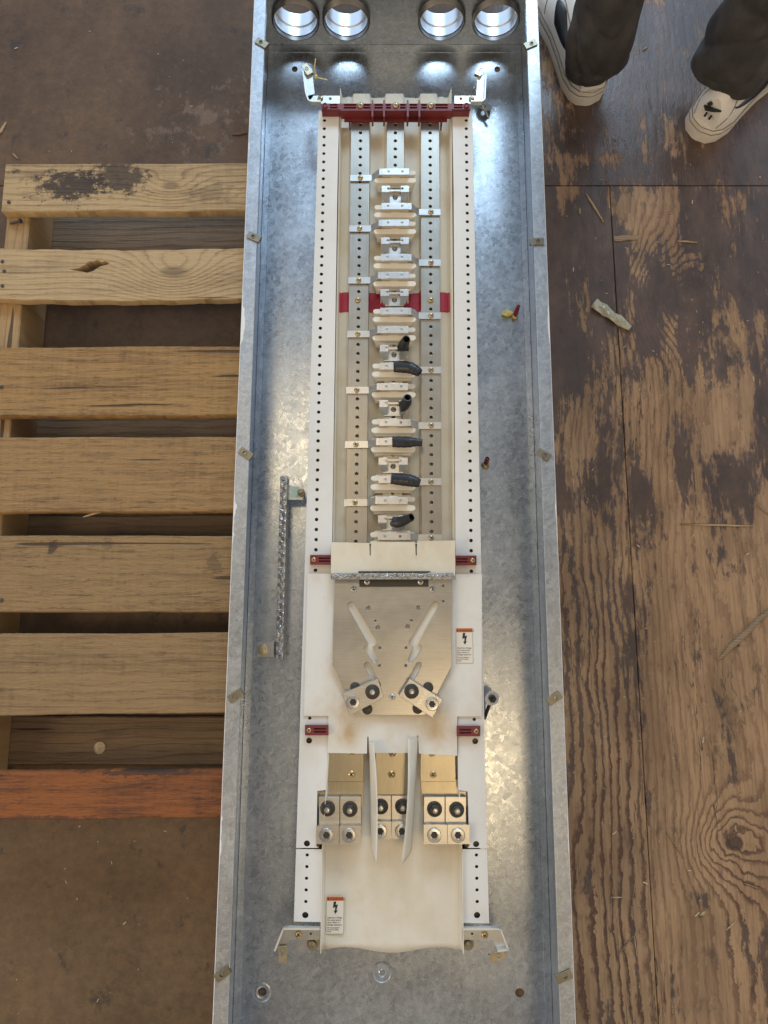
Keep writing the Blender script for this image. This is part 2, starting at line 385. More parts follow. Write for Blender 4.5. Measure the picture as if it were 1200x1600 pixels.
# --- plywood floor with worn brown paint
def floor_mat():
    g = NG('worn_plywood')
    P = lambda px, py: U(px, py, 0)
    right = g.step(g.x, 0.20, 0.26)                # worn side; the other side is smoother and browner
    k1 = P(1148, 1318); k2 = P(1020, 420); k3 = P(1030, 1368)
    lowf = g.noise(g.vec(g.x*3.0, g.y*0.9, 0.4), 1.0, 3, 0.5)
    mid = g.noise(g.vec(g.x*11, g.y*3.0, 2.0), 1.0, 4, 0.55)
    Fd = g.x * 52 + (lowf - 0.5) * 10.0 + (mid - 0.5) * 2.4
    Fd = Fd + g.gauss(k1.x, k1.y, 0.066, 0.058) * (5.5 + (g.noise(g.vec(g.x*18, g.y*18, 4), 1.0, 3) - 0.5) * 5.0) + g.gauss(k2.x + .03, k2.y - .06, 0.09, 0.10) * 7.0
    k4 = P(1060, 900); Fd = Fd + g.gauss(k4.x, k4.y, 0.10, 0.5) * 2.5
    rg = (Fd + (g.noise(g.vec(g.x*30, g.y*10, 7), 1.0, 3) - 0.5) * 1.2 + (g.noise(g.vec(g.x*120, g.y*60, 7), 1.0, 4, 0.7) - 0.5) * 0.9).frac()
    late = g.step(rg, 0.48, 0.86) * g.step(rg, 1.0, 0.955)
    # rings are strongest on the strip next to the box and round the knots
    strip = g.step(g.x, 0.45, 0.405) * g.step(g.y, 0.28, 0.02)
    ringamp = (0.34 + strip * 0.70 + g.gauss(k1.x, k1.y, 0.10, 0.08) * 0.55 + g.gauss(k2.x + .03, k2.y - .06, .12, .13) * 0.6
               + g.gauss(P(1170, 1480).x, P(1170, 1480).y, 0.05, 0.10) * 0.7).clamp()
    fib = g.noise(g.vec(g.x*210, g.y*9, 1.0), 1.0, 6, 0.72)
    fine = g.noise(g.pos, 300, 4, 0.7)
    blot = g.noise(g.vec(g.x*12, g.y*5, 5.0), 1.0, 5, 0.6)
    tan = g.mix(g.step(blot, 0.32, 0.70), (0.400, 0.248, 0.130, 1), (0.235, 0.140, 0.073, 1))
    tan = g.mix(((fib - 0.46) * 4.0).clamp() * 0.75, tan, (0.150, 0.080, 0.040, 1))
    tan = g.mix((late * ringamp * 0.95).clamp(), tan, (0.085, 0.034, 0.018, 1))
    dirt = g.step(g.noise(g.vec(g.x*26, g.y*15, 9.0), 1.0, 6, 0.68), 0.56, 0.70)
    pits = g.step(g.noise(g.vec(g.x*110, g.y*38, 19.0), 1.0, 5, 0.72), 0.62, 0.70)
    tan = g.mix(pits * 0.65, tan, (0.075, 0.043, 0.025, 1))
    tan = g.mix(dirt * 0.60, tan, (0.058, 0.037, 0.026, 1))
    crackn = g.noise(g.vec(g.x*34 + (lowf-0.5)*8, g.y*2.6, 3.0), 1.0, 5, 0.6)
    crack = g.step((crackn - 0.5).abs(), 0.010, 0.002) * g.step(g.noise(g.vec(g.x*8, g.y*3, 4), 1.0, 3), 0.48, 0.60)
    tan = g.mix(crack * 0.85, tan, (0.028, 0.017, 0.010, 1))
    # paint that is left
    pn = g.noise(g.vec(g.x*17 + (lowf-0.5)*2, g.y*5.2, 0.7), 1.0, 7, 0.62, 0.35)
    pn2 = g.noise(g.vec(g.x*60, g.y*26, 3.7), 1.0, 5, 0.65)
    seam = U(900, 290, 0).y
    lev = (0.345 + g.step(g.y, 0.05, 0.42) * 0.130 + g.step(g.y, 0.40, 0.80) * 0.025 + g.step(g.y, seam - 0.001, seam + 0.001) * 0.07
           + g.step(g.x, 0.62, 0.76) * g.step(g.y, 0.15, 0.6) * 0.02)
    def blob(px, py, w, h, a):
        c = P(px, py); s = SC(py); return g.gauss(c.x, c.y, w*s, h*s) * a
    lev = lev + blob(900, 400, 80, 110, .16) + blob(905, 560, 70, 80, .14) + blob(1030, 460, 55, 70, .11) + blob(935, 760, 70, 90, .10) \
        + blob(1070, 720, 25, 60, .16) + blob(1170, 740, 40, 60, .14) + blob(960, 950, 40, 120, .08) + blob(1165, 420, 60, 90, .10) \
        + blob(1130, 560, 22, 90, .10) + blob(1165, 1235, 45, 22, -.02) + blob(1010, 340, 60, 40, -.20) + blob(1015, 620, 45, 60, -.12) \
        + blob(1120, 655, 40, 60, -.14) + blob(1150, 540, 25, 50, -.10) + blob(890, 680, 35, 30, -.12) + blob(920, 250, 70, 14, -.14) \
        + blob(885, 160, 30, 60, -.22) + blob(1195, 1500, 25, 90, .12) + blob(955, 1560, 14, 90, .10) + blob(895, 1590, 20, 40, .12) \
        + blob(1130, 240, 60, 60, .05) + blob(1000, 1330, 16, 40, .06) + blob(1100, 1400, 20, 20, .10) + blob(1130, 1500, 14, 60, .06)
    pn3 = g.noise(g.vec(g.x*150, g.y*55, 5.7), 1.0, 5, 0.7)
    v = pn + (pn2 - 0.5) * 0.30 + (pn3 - 0.5) * 0.34 - (late * ringamp - 0.2) * 0.12 - crack * 0.05 + (fib - 0.5) * 0.42
    bare = g.step(v - lev, -0.015, 0.075)
    pc = g.mix(g.step(blot, 0.35, 0.65), (0.108, 0.066, 0.047, 1), (0.064, 0.041, 0.031, 1))
    pc = g.mix(((fine - 0.5) * 1.2).clamp(), pc, (0.11, 0.080, 0.060, 1))
    blo2 = g.noise(g.vec(g.x*34, g.y*20, 15.0), 1.0, 6, 0.72)
    pc = g.mul(pc, 1.0 + (blo2 - 0.5) * 1.5)
    chips = g.step(g.noise(g.vec(g.x*95, g.y*42, 11.0), 1.0, 5, 0.7), 0.655, 0.69)
    pc = g.mix(chips * 0.8, pc, (0.27, 0.150, 0.075, 1))
    scuff = g.step(pn2, 0.62, 0.72)
    pc = g.mix(scuff * 0.5, pc, (0.12, 0.060, 0.036, 1))
    worn = g.mix(bare, pc, tan)
    # smooth brown side
    b1 = g.noise(g.vec(g.x*4, g.y*3, 8), 1.0, 6, 0.62); b2 = g.noise(g.vec(g.x*30, g.y*22, 6), 1.0, 6, 0.7)
    lowl = g.step(g.y, 0.35, -0.25)
    sm = g.mix(g.step(b1, 0.30, 0.72), (0.130, 0.067, 0.026, 1), (0.058, 0.030, 0.012, 1))
    sm = g.mix(lowl, sm, g.mix(g.step(b1, 0.3, 0.72), (0.150, 0.086, 0.038, 1), (0.088, 0.049, 0.022, 1)))
    c0 = P(320, 190); worn2 = g.gauss(c0.x + 0.02, c0.y, 0.20, 0.13)
    sm = g.mix(g.step(b2 + worn2 * 0.10, 0.61, 0.67) * (0.10 + worn2 * 0.45), sm, (0.19, 0.125, 0.085, 1))
    b3 = g.noise(g.vec(g.x*17, g.y*13, 16), 1.0, 6, 0.7)
    b5 = g.noise(g.vec(g.x*55, g.y*60, 26), 1.0, 6, 0.75)
    sm = g.mul(sm, 1.0 + (b5 - 0.5) * 1.5)
    sm = g.mix(g.step(b3, 0.58, 0.68) * 0.7, sm, (0.024, 0.016, 0.012, 1))
    scr = g.noise(g.vec(g.x*9 + g.y*14, g.y*3 - g.x*2, 1.5), 1.0, 3, 0.5)
    sm = g.mix(g.step((scr - 0.5).abs(), 0.007, 0.002) * g.step(b1, 0.45, 0.6) * 0.22, sm, (0.020, 0.012, 0.009, 1))
    sm = g.mix(((fine - 0.5) * 0.9).clamp(), sm, (0.14, 0.10, 0.07, 1))
    kd = g.step(g.gauss(k1.x, k1.y, 0.017, 0.014) + (pn2 - 0.5) * 0.5, 0.35, 0.6)
    worn = g.mix(kd * 0.85, worn, (0.045, 0.024, 0.016, 1))
    c = g.mix(right, sm, worn)
    ro_w = bare * 0.22 + 0.44 + (fine - 0.5) * 0.25 + (blot - 0.5) * 0.2 - g.step(g.y, 0.75, 1.0) * 0.10
    ro = ro_w * right + (1.0 - right) * (0.66 + (b1 - 0.5) * 0.3)
    h = (1.0 - bare) * 0.9 + fib * 0.35 * bare - crack * 1.6 - late * ringamp * 0.5 + fine * 0.35 + pn2 * 0.8
    g.bump(h * right + (fine * 0.35 + b2 * 0.6) * (1.0 - right), 0.45, 0.0018)
    return g.done(c, ro)
M['floor'] = floor_mat()
M['gap'] = simple('dark_gap', (0.018, 0.012, 0.009), 0.9)

# ------------------------------------------------------------------ the floor
seamY = U(900, 290, 0).y; splitX = 0.4350
b = MB()
def sheet(x0, x1, y0, y1): b.box(x0, x1, y0, y1, -0.018, 0.0)
sheet(-4, 4, seamY + 0.0009, 6.0)
sheet(-4, splitX - 0.0007, -4.0, seamY - 0.0009)
sheet(splitX + 0.0007, 4, -4.0, seamY - 0.0009)
fl = b.bevel(0.0008).build('floor', M['floor']); tag(fl, kind='structure')
b = MB().box(-4, 4, -4, 6, -0.04, -0.0185)
tag(b.build('subfloor_ground', M['gap']), kind='structure')

# ------------------------------------------------------------------ the pallet
def rough_board(x0, x1, yc, wd, z0, z1, seed, jit=0.003, nx=70, tilt=0.0, skew=0.0, ends=(0, 0)):
    """sawn board along X with uneven edges"""
    rnd = random.Random(seed)
    ph = [(rnd.uniform(0, 6.3), rnd.uniform(3, 40), rnd.uniform(0.2, 1)) for _ in range(7)]
    ph2 = [(rnd.uniform(0, 6.3), rnd.uniform(3, 40), rnd.uniform(0.2, 1)) for _ in range(7)]
    def e1(x, P_): return sum(math.sin(p + x*f)*a/(1+f*0.06) for p, f, a in P_) * jit * 0.45 + rnd.uniform(-1, 1)*jit*0.12
    rings = []
    for i in range(nx+1):
        t = i/nx; x = lerp(x0, x1, t); yy = yc + skew*(t-0.5)
        ya, yb = yy - wd/2 + e1(x, ph), yy + wd/2 + e1(x, ph2); zz = z1 + tilt*(t-0.5) + math.sin(x*9+seed)*0.0008
        n = 8; ring = []
        ring.append((x, ya, zz - (z1 - z0))); ring.append((x, ya, zz - 0.002))
        for j in range(n+1):
            s = j/n; ring.append((x, lerp(ya + 0.0016, yb - 0.0016, s), zz + rnd.uniform(-1, 1)*0.00025))
        ring.append((x, yb, zz - 0.002)); ring.append((x, yb, zz - (z1 - z0)))
        rings.append(ring)
    return MB().loft(rings)
ZS = 0.125; TS = 0.018
wallL = (-0.2335, -0.2405)                                  # box left wall, far end and near end
xr = lambda y: lerp(-0.2405, -0.2325, (y + 0.55)/1.7) - 0.004
pal = thing('wooden_pallet', (-0.55, 0.2, 0), 'weathered wooden pallet of spaced slats lying against the left side of the steel box', 'pallet')
def wood_at(name, *a, **k): return wood(name, *a, **k)
def pc_(px, py): return U(px, py, ZS)
kn1 = pc_(268, 290); kn2 = pc_(272, 425)
st = [pc_(110, 288), pc_(185, 275), pc_(25, 268), pc_(330, 300)]
slat_mats = [
 wood('pallet_wood_grey', (0.50, 0.345, 0.17), (0.18, 0.105, 0.048), 1.3, 22, 0.7,
      stain=[(st[0].x, st[0].y, 0.075, 0.036, 0.92), (st[1].x, st[1].y, 0.065, 0.040, 0.85), (st[2].x, st[2].y, 0.012, 0.007, 0.8), (st[3].x, st[3].y, 0.05, 0.02, 0.35)],
      knots=[(kn1.x, kn1.y, 0.05, 0.03, 3.2)], fuzz=0.45),
 wood('pallet_wood_knotty', (0.51, 0.355, 0.18), (0.19, 0.11, 0.052), 4.1, 24, 0.6,
      stain=[(pc_(152, 470).x, pc_(152, 470).y - 0.01, 0.05, 0.010, 0.4)], knots=[(kn2.x, kn2.y, 0.075, 0.045, 6.5)], fuzz=0.40),
 wood('pallet_wood_sawn', (0.41, 0.235, 0.080), (0.15, 0.074, 0.025), 2.2, 18, 0.45, fuzz=0.9),
 wood('pallet_wood_sawn_blotched', (0.385, 0.225, 0.085), (0.125, 0.066, 0.026), 7.9, 17, 0.6, fuzz=0.9,
      stain=[(pc_(345, 700).x, pc_(345, 700).y, 0.03, 0.006, 0.3)]),
 wood('pallet_wood_stained', (0.35, 0.215, 0.088), (0.12, 0.065, 0.028), 5.5, 18, 0.5, fuzz=1.0,
      stain=[(pc_(82, 855).x, pc_(82, 855).y, 0.010, 0.016, 0.75), (pc_(168, 850).x, pc_(168, 850).y, 0.014, 0.014, 0.4), (pc_(335, 880).x, pc_(335, 880).y, 0.016, 0.02, 0.4)]),
 wood('pallet_wood_brown', (0.33, 0.205, 0.088), (0.12, 0.066, 0.03), 9.7, 20, 0.55, fuzz=0.7),
 wood('pallet_wood_red', (0.30, 0.092, 0.017), (0.060, 0.022, 0.009), 3.7, 10, 1.4, fuzz=0.75,
      stain=[(pc_(225, 1207).x, pc_(225, 1207).y, 0.10, 0.006, 0.7), (pc_(60, 1280).x, pc_(60, 1280).y, 0.10, 0.006, 0.6)]),
]
rows = [(255, 330, 255, 329), (388, 467, 391, 463), (543, 651, 540, 650), (684, 801, 684, 797), (837, 957, 836, 956), (992, 1119, 987, 1114), (1207, 1282, 1203, 1277)]
labs = ['grey weathered slat with a dark brown stain', 'pale slat with a split hole and a large knot', None, None, 'slat with a small dark stain at its upper edge', None, 'reddish brown slat']
xl = U(4, 292, ZS).x
slats = []
for i, (a0, a1, b0, b1) in enumerate(rows):
    yl = (U(0, a0, ZS).y + U(0, a1, ZS).y)/2; yr = (U(0, b0, ZS).y + U(0, b1, ZS).y)/2
    wd = U(0, a0, ZS).y - U(0, a1, ZS).y
    yc = (yl + yr)/2
    if i == 1:                                           # slat with a hole burnt by a split: built from a plate
        x1 = xr(yc)
        rnd = random.Random(5)
        def edge(y_, s): return [(lerp(xl - 0.012, x1, t/40), y_ + s*t/40 + math.sin(t*0.8)*0.0008 + rnd.uniform(-.0005, .0005) - 0.0018*math.sin(t/40*3.1)*2) for t in range(41)]
        dy = yr - yl
        out = edge(yl - wd/2, dy) + edge(yl + wd/2, dy)[::-1]
        hole = [U2(p, ZS) for p in [(108, 421), (122, 423), (136, 426), (146, 423), (156, 416), (166, 414), (172, 411), (164, 408), (158, 410), (152, 406), (146, 409), (139, 409), (133, 414), (124, 419)]]
        o = place('slat', plate_mesh('slat', out, [hole], ZS - TS, ZS + 0.0005, 0.0012), slat_mats[i], pal)
    else:
        o = rough_board(xl + (0.002, 0, -0.01, 0.004, -0.006, 0, -0.004)[i], xr(yc), yc, wd, ZS - TS, ZS, i*7+3, jit=(0.0016, 0, 0.0024, 0.0022, 0.0016, 0.002, 0.003)[i], skew=yr-yl).build('slat', slat_mats[i], pal, smooth=True)
    if labs[i]: o['label'] = labs[i]
    slats.append(o)
ytop = U(0, 256, ZS).y; ybot = U(0, 1280, ZS).y
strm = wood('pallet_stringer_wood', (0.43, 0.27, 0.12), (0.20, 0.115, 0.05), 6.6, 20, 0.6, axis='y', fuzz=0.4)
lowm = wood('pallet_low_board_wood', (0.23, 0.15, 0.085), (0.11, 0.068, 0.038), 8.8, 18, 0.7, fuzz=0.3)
ZT = ZS - TS - 0.0008
for xa in (xl + 0.002,):
    xb = xa + 0.040
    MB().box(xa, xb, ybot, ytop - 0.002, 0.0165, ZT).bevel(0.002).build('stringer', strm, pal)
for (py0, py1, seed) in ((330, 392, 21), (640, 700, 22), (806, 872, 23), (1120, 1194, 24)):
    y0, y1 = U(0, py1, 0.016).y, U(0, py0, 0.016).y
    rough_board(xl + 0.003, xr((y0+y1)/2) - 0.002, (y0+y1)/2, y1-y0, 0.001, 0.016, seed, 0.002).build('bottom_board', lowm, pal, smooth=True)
nail = MB().lathe([(0.0034, 0), (0.0034, 0.0008), (0.002, 0.0014)], 10).build('nail', M['darksteel'], pal, loc=U(14, 316, ZS+0.0002))
for px, py in ((4, 409), (7, 424), (4, 447), (2, 605), (3, 938)): dup(nail, pal, U(px, py, ZS+0.0002))
nl = MB().lathe([(0.0024, 0), (0.0024, 0.020), (0.0042, 0.021), (0.0042, 0.0225)], 10, M=Matrix.Rotation(R(70), 3, 'Y')).build('nail', M['darksteel'], pal, loc=U(17, 349, ZT+0.004))
nl['label'] = 'bent rusty nail on the stringer'

# ------------------------------------------------------------------ steel enclosure
ZR = 0.150
enc = thing('steel_enclosure', (0.018, 0.3, 0), 'long open galvanized steel electrical box lying on the plywood floor', 'electrical box')
yT = U(617, 71, 0.003).y                                   # inner face of the far end wall
yB = -0.74
XL = lambda y: lerp(-0.2405, -0.2325, (y + 0.526)/1.658)   # outer faces of the side walls
XR = lambda y: lerp(0.2688, 0.2750, (y + 0.526)/1.658)
T = 0.0016
bp_out = [(XL(yB)+T, yB+T), (XR(yB)-T, yB+T), (XR(yT)-T, yT), (XL(yT)+T, yT)]
hz = 0.003
holes = [[U2(q, hz) for q in circle(px, py, r, 20)] for px, py, r in ((410, 1549, 7), (812, 1551, 7), (460.5, 108, 4.6), (777, 108.5, 4.6))]
place('back_panel', plate_mesh('back_panel', bp_out, holes, 0.0014, hz), M['galv'], enc)
for f, nm in ((XL, 'l'), (XR, 'r')):
    s = 1 if nm == 'l' else -1
    b = MB(); b.hexa([(f(yB), yB, 0.0005), (f(yB)+s*T, yB, 0.0005), (f(yT)+s*T, yT, 0.0005), (f(yT), yT, 0.0005),
                      (f(yB), yB, ZR-T), (f(yB)+s*T, yB, ZR-T), (f(yT)+s*T, yT, ZR-T), (f(yT), yT, ZR-T)])
    b.build('side_wall', M['galv_wall'], enc)
    fw = 0.0215
    pe = (-0.2325, -0.2405, 1, 0.006) if nm == 'l' else (0.2750, 0.2688, -1, 0.0022)
    rim = galv('galvanized_rim_' + nm, (0.42, 0.44, 0.46), 0.42, 1.0, paint_edge=pe)
    b = MB(); b.hexa([(f(yB), yB, ZR-T), (f(yB)+s*fw, yB, ZR-T), (f(yT)+s*fw, yT+0.02, ZR-T), (f(yT), yT+0.02, ZR-T),
                      (f(yB), yB, ZR), (f(yB)+s*fw, yB, ZR), (f(yT)+s*fw, yT+0.02, ZR), (f(yT), yT+0.02, ZR)])
    b.hexa([(f(yB)+s*(fw-T), yB, ZR-0.010), (f(yB)+s*fw, yB, ZR-0.010), (f(yT)+s*fw, yT-0.001, ZR-0.010), (f(yT)+s*(fw-T), yT-0.001, ZR-0.010),
            (f(yB)+s*(fw-T), yB, ZR-T-0.0002), (f(yB)+s*fw, yB, ZR-T-0.0002), (f(yT)+s*fw, yT-0.001, ZR-T-0.0002), (f(yT)+s*(fw-T), yT-0.001, ZR-T-0.0002)])
    b.bevel(0.0006).build('rim_flange', rim, enc)
    # folded foot of the wall, spot welded to the back
    b = MB(); w0, w1 = T + 0.0003, 0.0135
    b.hexa([(f(yB)+s*w0, yB+.003, hz), (f(yB)+s*w1, yB+.003, hz), (f(yT)+s*w1, yT-.001, hz), (f(yT)+s*w0, yT-.001, hz),
            (f(yB)+s*w0, yB+.003, hz+.0022), (f(yB)+s*w1, yB+.003, hz+.0016), (f(yT)+s*w1, yT-.001, hz+.0016), (f(yT)+s*w0, yT-.001, hz+.0022)])
    b.bevel(0.0005).build('wall_seam', M['galv_wall'], enc)
# far end wall with four conduit hubs
hub_px = (462, 541, 690, 775); ZH = 0.0715; RH = 0.0415
uu = (25 - 800.0)/F
th = yT / (ST - uu*CT)
hub_x = [(p - 600.0)/F*th for p in hub_px]
me = plate_mesh('end_wall', [(XL(yT)+T, 0.0032), (XR(yT)-T, 0.0032), (XR(yT)-T, ZR), (XL(yT)+T, ZR)], [circle(x, ZH, RH, 40) for x in hub_x], 0, T)
me.transform(Matrix.Translation((0, yT + T, 0)) @ Matrix.Rotation(R(90), 4, 'X'))
place('end_wall', me, M['galv_wall'], enc)
b = MB(); b.box(XL(yB)+T+.0002, XR(yB)-T-.0002, yB, yB+T-.0001, 0.0032, ZR); b.build('end_wall', M['galv_wall'], enc)
b = MB(); b.box(XL(yT)+0.03, XR(yT)-0.03, yT-0.020, yT-0.0005, ZR-T, ZR); b.build('rim_flange', M['galv_wall'], enc)
b = MB(); b.hexa([(XL(yT)+.004, yT-.016, hz), (XR(yT)-.004, yT-.016, hz), (XR(yT)-.004, yT-.0004, hz), (XL(yT)+.004, yT-.0004, hz),
                  (XL(yT)+.004, yT-.016, hz+.0012), (XR(yT)-.004, yT-.016, hz+.0012), (XR(yT)-.004, yT-.0004, hz+.002), (XL(yT)+.004, yT-.0004, hz+.002)])
b.build('wall_seam', M['galv_wall'], enc)
RX = Matrix.Rotation(R(-90), 3, 'X')                       # local z -> world y
def hub_at(x):
    c = (x, yT, ZH)
    b = MB(); b.lathe([(RH-.0012, -.004), (RH-.0012, 0.014), (RH-.0034, 0.016), (RH-.0034, 0.0185), (RH-.0010, 0.0205), (RH-.0010, 0.046), (RH+.003, 0.046), (RH+.003, T*1.3), (RH-.0004, T*1.3), (RH-.0004, -.004), (RH-.0012, -.004)], 48, c, M=RX, cap=False)
    h = b.build('conduit_hub', M['hub'], enc, smooth=True)
    b = MB(); pr = [(RH-.0002, -.0002)]
    for k in range(5): pr += [(RH+.0035, -.001 - k*.0024), (RH+.0022, -.0022 - k*.0024)]
    pr += [(RH+.0006, -.0135), (RH-.0002, -.0132), (RH-.0002, -.0002)]
    pr = [(r+0.0003, z) for r, z in pr]
    b.lathe([(r, z) for r, z in pr], 48, c, M=RX, cap=False)
    b.build('locking_ring', M['hubdark'], h, smooth=True)
for x in hub_x: hub_at(x)
# spring clip nuts on the rim
def clip_mesh(mat, parent, loc, rot, name='clip_nut'):
    b = MB()
    me = plate_mesh(name, [(-.0115, -.0062), (.0115, -.0062), (.0115, .0062), (-.0115, .0062)], [circle(-.0015, 0, .0029, 14)], 0.0014, 0.0026, 0.0003)
    bm = b.bm; bm.from_mesh(me); bpy.data.meshes.remove(me)
    b.box(.0095, .0116, -.0060, .0060, -.0035, 0.0013)
    b.lathe([(.0040, 0.0026), (.0036, .0036), (.0028, .0036), (.0028, 0.0026)], 14, (-.0015, 0, 0), cap=False)
    o = b.build(name, mat, None, smooth=True, loc=loc); o.rotation_euler = (0, 0, rot); setpar(o, parent); return o
cl = clip_mesh(M['clip'], enc, U(409, 68, ZR), R(-33))
for px, py, a in ((397, 371, -25), (384, 709, -33), (368, 1087, 33), (348, 1521, 36), (829, 70, 205), (839, 378, 180), (849, 711, 150), (866, 1091, 213), (881, 1525, 202)):
    dup(cl, enc, U(px, py, ZR), (0, 0, R(a)))
# dimples and studs of the back panel
b = MB(); b.lathe([(0.0165, hz+.0001), (0.0160, hz+.0011), (0.0140, hz+.0011), (0.0128, hz+.0003), (0.0060, hz+.0006), (0.0045, hz+.0012), (0.0038, hz+.0032), (0.0022, hz+.0032), (0.0020, hz+.0005)], 32, U(597, 1519, 0)); b.build('dimple', M['galv_wall'], enc)
b = MB(); b.lathe([(0.0145, hz+.0001), (0.0135, hz+.0005), (0.0080, hz+.0006), (0.0072, hz+.0002)], 32, U(410, 1549, 0), cap=False); b.build('dimple', M['galv'], enc, smooth=True)
def stud(px, py, tilt, az, tall):
    Mx = Matrix.Rotation(az, 3, 'Z') @ Matrix.Rotation(tilt, 3, 'Y'); c = U(px, py, hz)
    b = MB(); b.lathe([(.0065, 0), (.0072, .003), (.0055, .006), (.003, .007), (.003, .012)], 10, c, M=Mx); o = b.build('stud', M['brass'], enc, smooth=True)
    b = MB(); b.lathe([(.0042, .0072), (.0045, .012), (.0034, .016), (.0042, .018), (.0033, .022), (.0036, tall), (.002, tall+.002)], 12, c, M=Mx); b.build('red_cap', M['redcap'], o, smooth=True)
stud(803, 497, R(35), R(70), .026); stud(758, 728, R(25), R(80), .018)
random.seed(3)
b = MB()
bmesh.ops.create_icosphere(b.bm, subdivisions=2, radius=0.0075)
for v in b.bm.verts: v.co = Vector((v.co.x*1.25, v.co.y*0.85, v.co.z*0.7)) * (1 + 0.28*random.uniform(-1, 1))
bmesh.ops.translate(b.bm, verts=b.bm.verts, vec=U(793, 490, hz+.005)); b.build('dried_glue', M['yellow'], enc, smooth=True)

def terminal_bar(p0, p1, z0, z1, w, nscrew, name, parent, seed):
    """bar of set screws seen from above; p0, p1 in metres"""
    rnd = random.Random(seed)
    p0, p1 = Vector(p0), Vector(p1); d = (p1-p0); Lb = d.length; d.normalize(); n = Vector((-d.y, d.x))
    b = MB()
    q = [p0 + n*w/2, p1 + n*w/2, p1 - n*w/2, p0 - n*w/2]
    b.prism([tuple(v) for v in q], z0, z1 - 0.0015).bevel(0.0006)
    for k in range(nscrew):
        c = p0 + d*(Lb*(k+0.5)/nscrew) + n*(w*0.17*(1 if k % 2 else -1))
        r = min(Lb/nscrew*0.62, w*0.36); a = rnd.uniform(0, 3.14)
        tl = Matrix.Rotation(rnd.uniform(-.35, .35), 3, 'X') @ Matrix.Rotation(rnd.uniform(-.35, .35), 3, 'Y')
        b.lathe([(r, -0.003), (r, 0.0008), (r*0.7, 0.0016), (r*0.55, 0.0004)], 9, (c.x, c.y, z1-0.0008), M=tl, cap=True)
        bx = Matrix.Rotation(a, 3, 'Z')
        vs8 = [Vector((sx_*r*0.9, sy_*r*0.16, zz)) for zz in (0, .0018) for sx_, sy_ in ((-1,-1),(1,-1),(1,1),(-1,1))]
        b.hexa([tl @ (bx @ v) + Vector((c.x, c.y, z1-0.0004)) for v in vs8])
    return b.build(name, M['barmetal'], parent, smooth=True)
gb = terminal_bar(U2((443.5, 744), .052), U2((436.5, 1030), .052), 0.026, 0.052, 0.0125, 44, 'grounding_bar', enc, 4)
b = MB(); b.pxprism([(447, 760), (474, 759), (474, 781), (447, 781)], .030, .0325); b.bevel(.0005); b.build('bar_bracket', M['galv_small'], gb)
b = MB(); b.pxprism([(454, 761), (467, 760.5), (467, 778), (454, 778)], .0326, .0329); b.build('green_sticker', M['greenlab'], gb)
b = MB(); b.pxprism([(401, 1004), (431, 1002), (431, 1027), (401, 1027)], .0045, .0070); b.bevel(.0005); b.box(*[f for f in (U(427, 1004, .007).x, U(431, 1004, .007).x, U(430, 1026, .007).y, U(430, 1003, .007).y)], .0070, .030); b.build('bar_bracket', M['galv_small'], gb)
b = MB(); b.lathe([(.0095, 0), (.0095, .0018), (.0062, .0022), (.0062, .0065), (.003, .0068), (.003, .012)], 12, U(410, 1015, .0072)); b.build('bar_screw', M['clipgold'], gb, smooth=True)
b = MB(); b.lathe([(.0068, 0), (.0068, .0045), (.0035, .005), (.0035, .012)], 10, U(471, 770, .033)); b.build('bar_screw', M['clip'], gb, smooth=True)

# ------------------------------------------------------------------ panelboard interior
ZL, ZB, ZP = 0.078, 0.074, 0.0955                          # rails, busbars, stab pads
pan = thing('panelboard_interior', (0.016, 0.3, hz), 'cream and white panelboard interior with busbars mounted inside the steel box', 'panelboard')

# screws: one mesh of each kind
def screw_mesh(r, mat, name='screw', parent=None, loc=(0, 0, 0), rot=0.3, h=None):
    h = h or r*0.55
    b = MB(); b.lathe([(r*1.02, 0), (r, h*0.45), (r*0.8, h*0.85), (r*0.45, h), (r*0.02, h*1.02)], 16)
    for a in (rot, rot + math.pi/2):
        c, s = math.cos(a), math.sin(a); L_, w = r*0.62, r*0.13
        b.hexa([Vector((c*x - s*y, s*x + c*y, z)) for z in (h*0.6, h*1.06) for x, y in ((-L_, -w), (L_, -w), (L_, w), (-L_, w))], 1)
    return b.build(name, [mat, M['socket']], parent, smooth=True, loc=Vector(loc))

def rail(outer_top, outer_bot, inner, hx0, hy0, hx1, hy1, nh, extra, y0, y1, side):
    ol = lambda py: lerp(outer_top, outer_bot, (py - 170)/1272)
    op = [(ol(y0), y0), (ol(y1), y1)]
    ip = [(x, y) for x, y in inner if y0 <= y <= y1]
    poly = op + ip[::-1]
    a, c = U(hx0, hy0, ZL), U(hx1, hy1, ZL)
    hs = []
    for k in range(nh):
        if k == nh - 2: continue
        p = a.lerp(c, k/(nh-1)); hs.append(circle(p.x, p.y, 0.0030, 12))
    hs += [[U2(q, ZL) for q in circle(px, py, r, 16)] for px, py, r in extra]
    me = plate_mesh('side_rail', [U2(p, ZL) for p in poly], hs, ZL-0.0014, ZL, 0.0003)
    b = MB(); b.bm.from_mesh(me); bpy.data.meshes.remove(me)
    s = 1 if side < 0 else -1
    def skirt(p0, p1, z0):                                 # down-turned edge
        q0, q1 = U(p0[0], p0[1], ZL), U(p1[0], p1[1], ZL)
        b.hexa([(q0.x, q0.y, z0), (q0.x + s*.0012, q0.y, z0), (q1.x + s*.0012, q1.y, z0), (q1.x, q1.y, z0),
                (q0.x, q0.y, ZL-.0010), (q0.x + s*.0012, q0.y, ZL-.0010), (q1.x + s*.0012, q1.y, ZL-.0010), (q1.x, q1.y, ZL-.0010)])
    skirt(op[0], op[1], 0.012)
    s = -s
    for i in range(len(ip)-1): skirt(ip[i], ip[i+1], 0.040)
    b.build('side_rail', M['white'], pan)
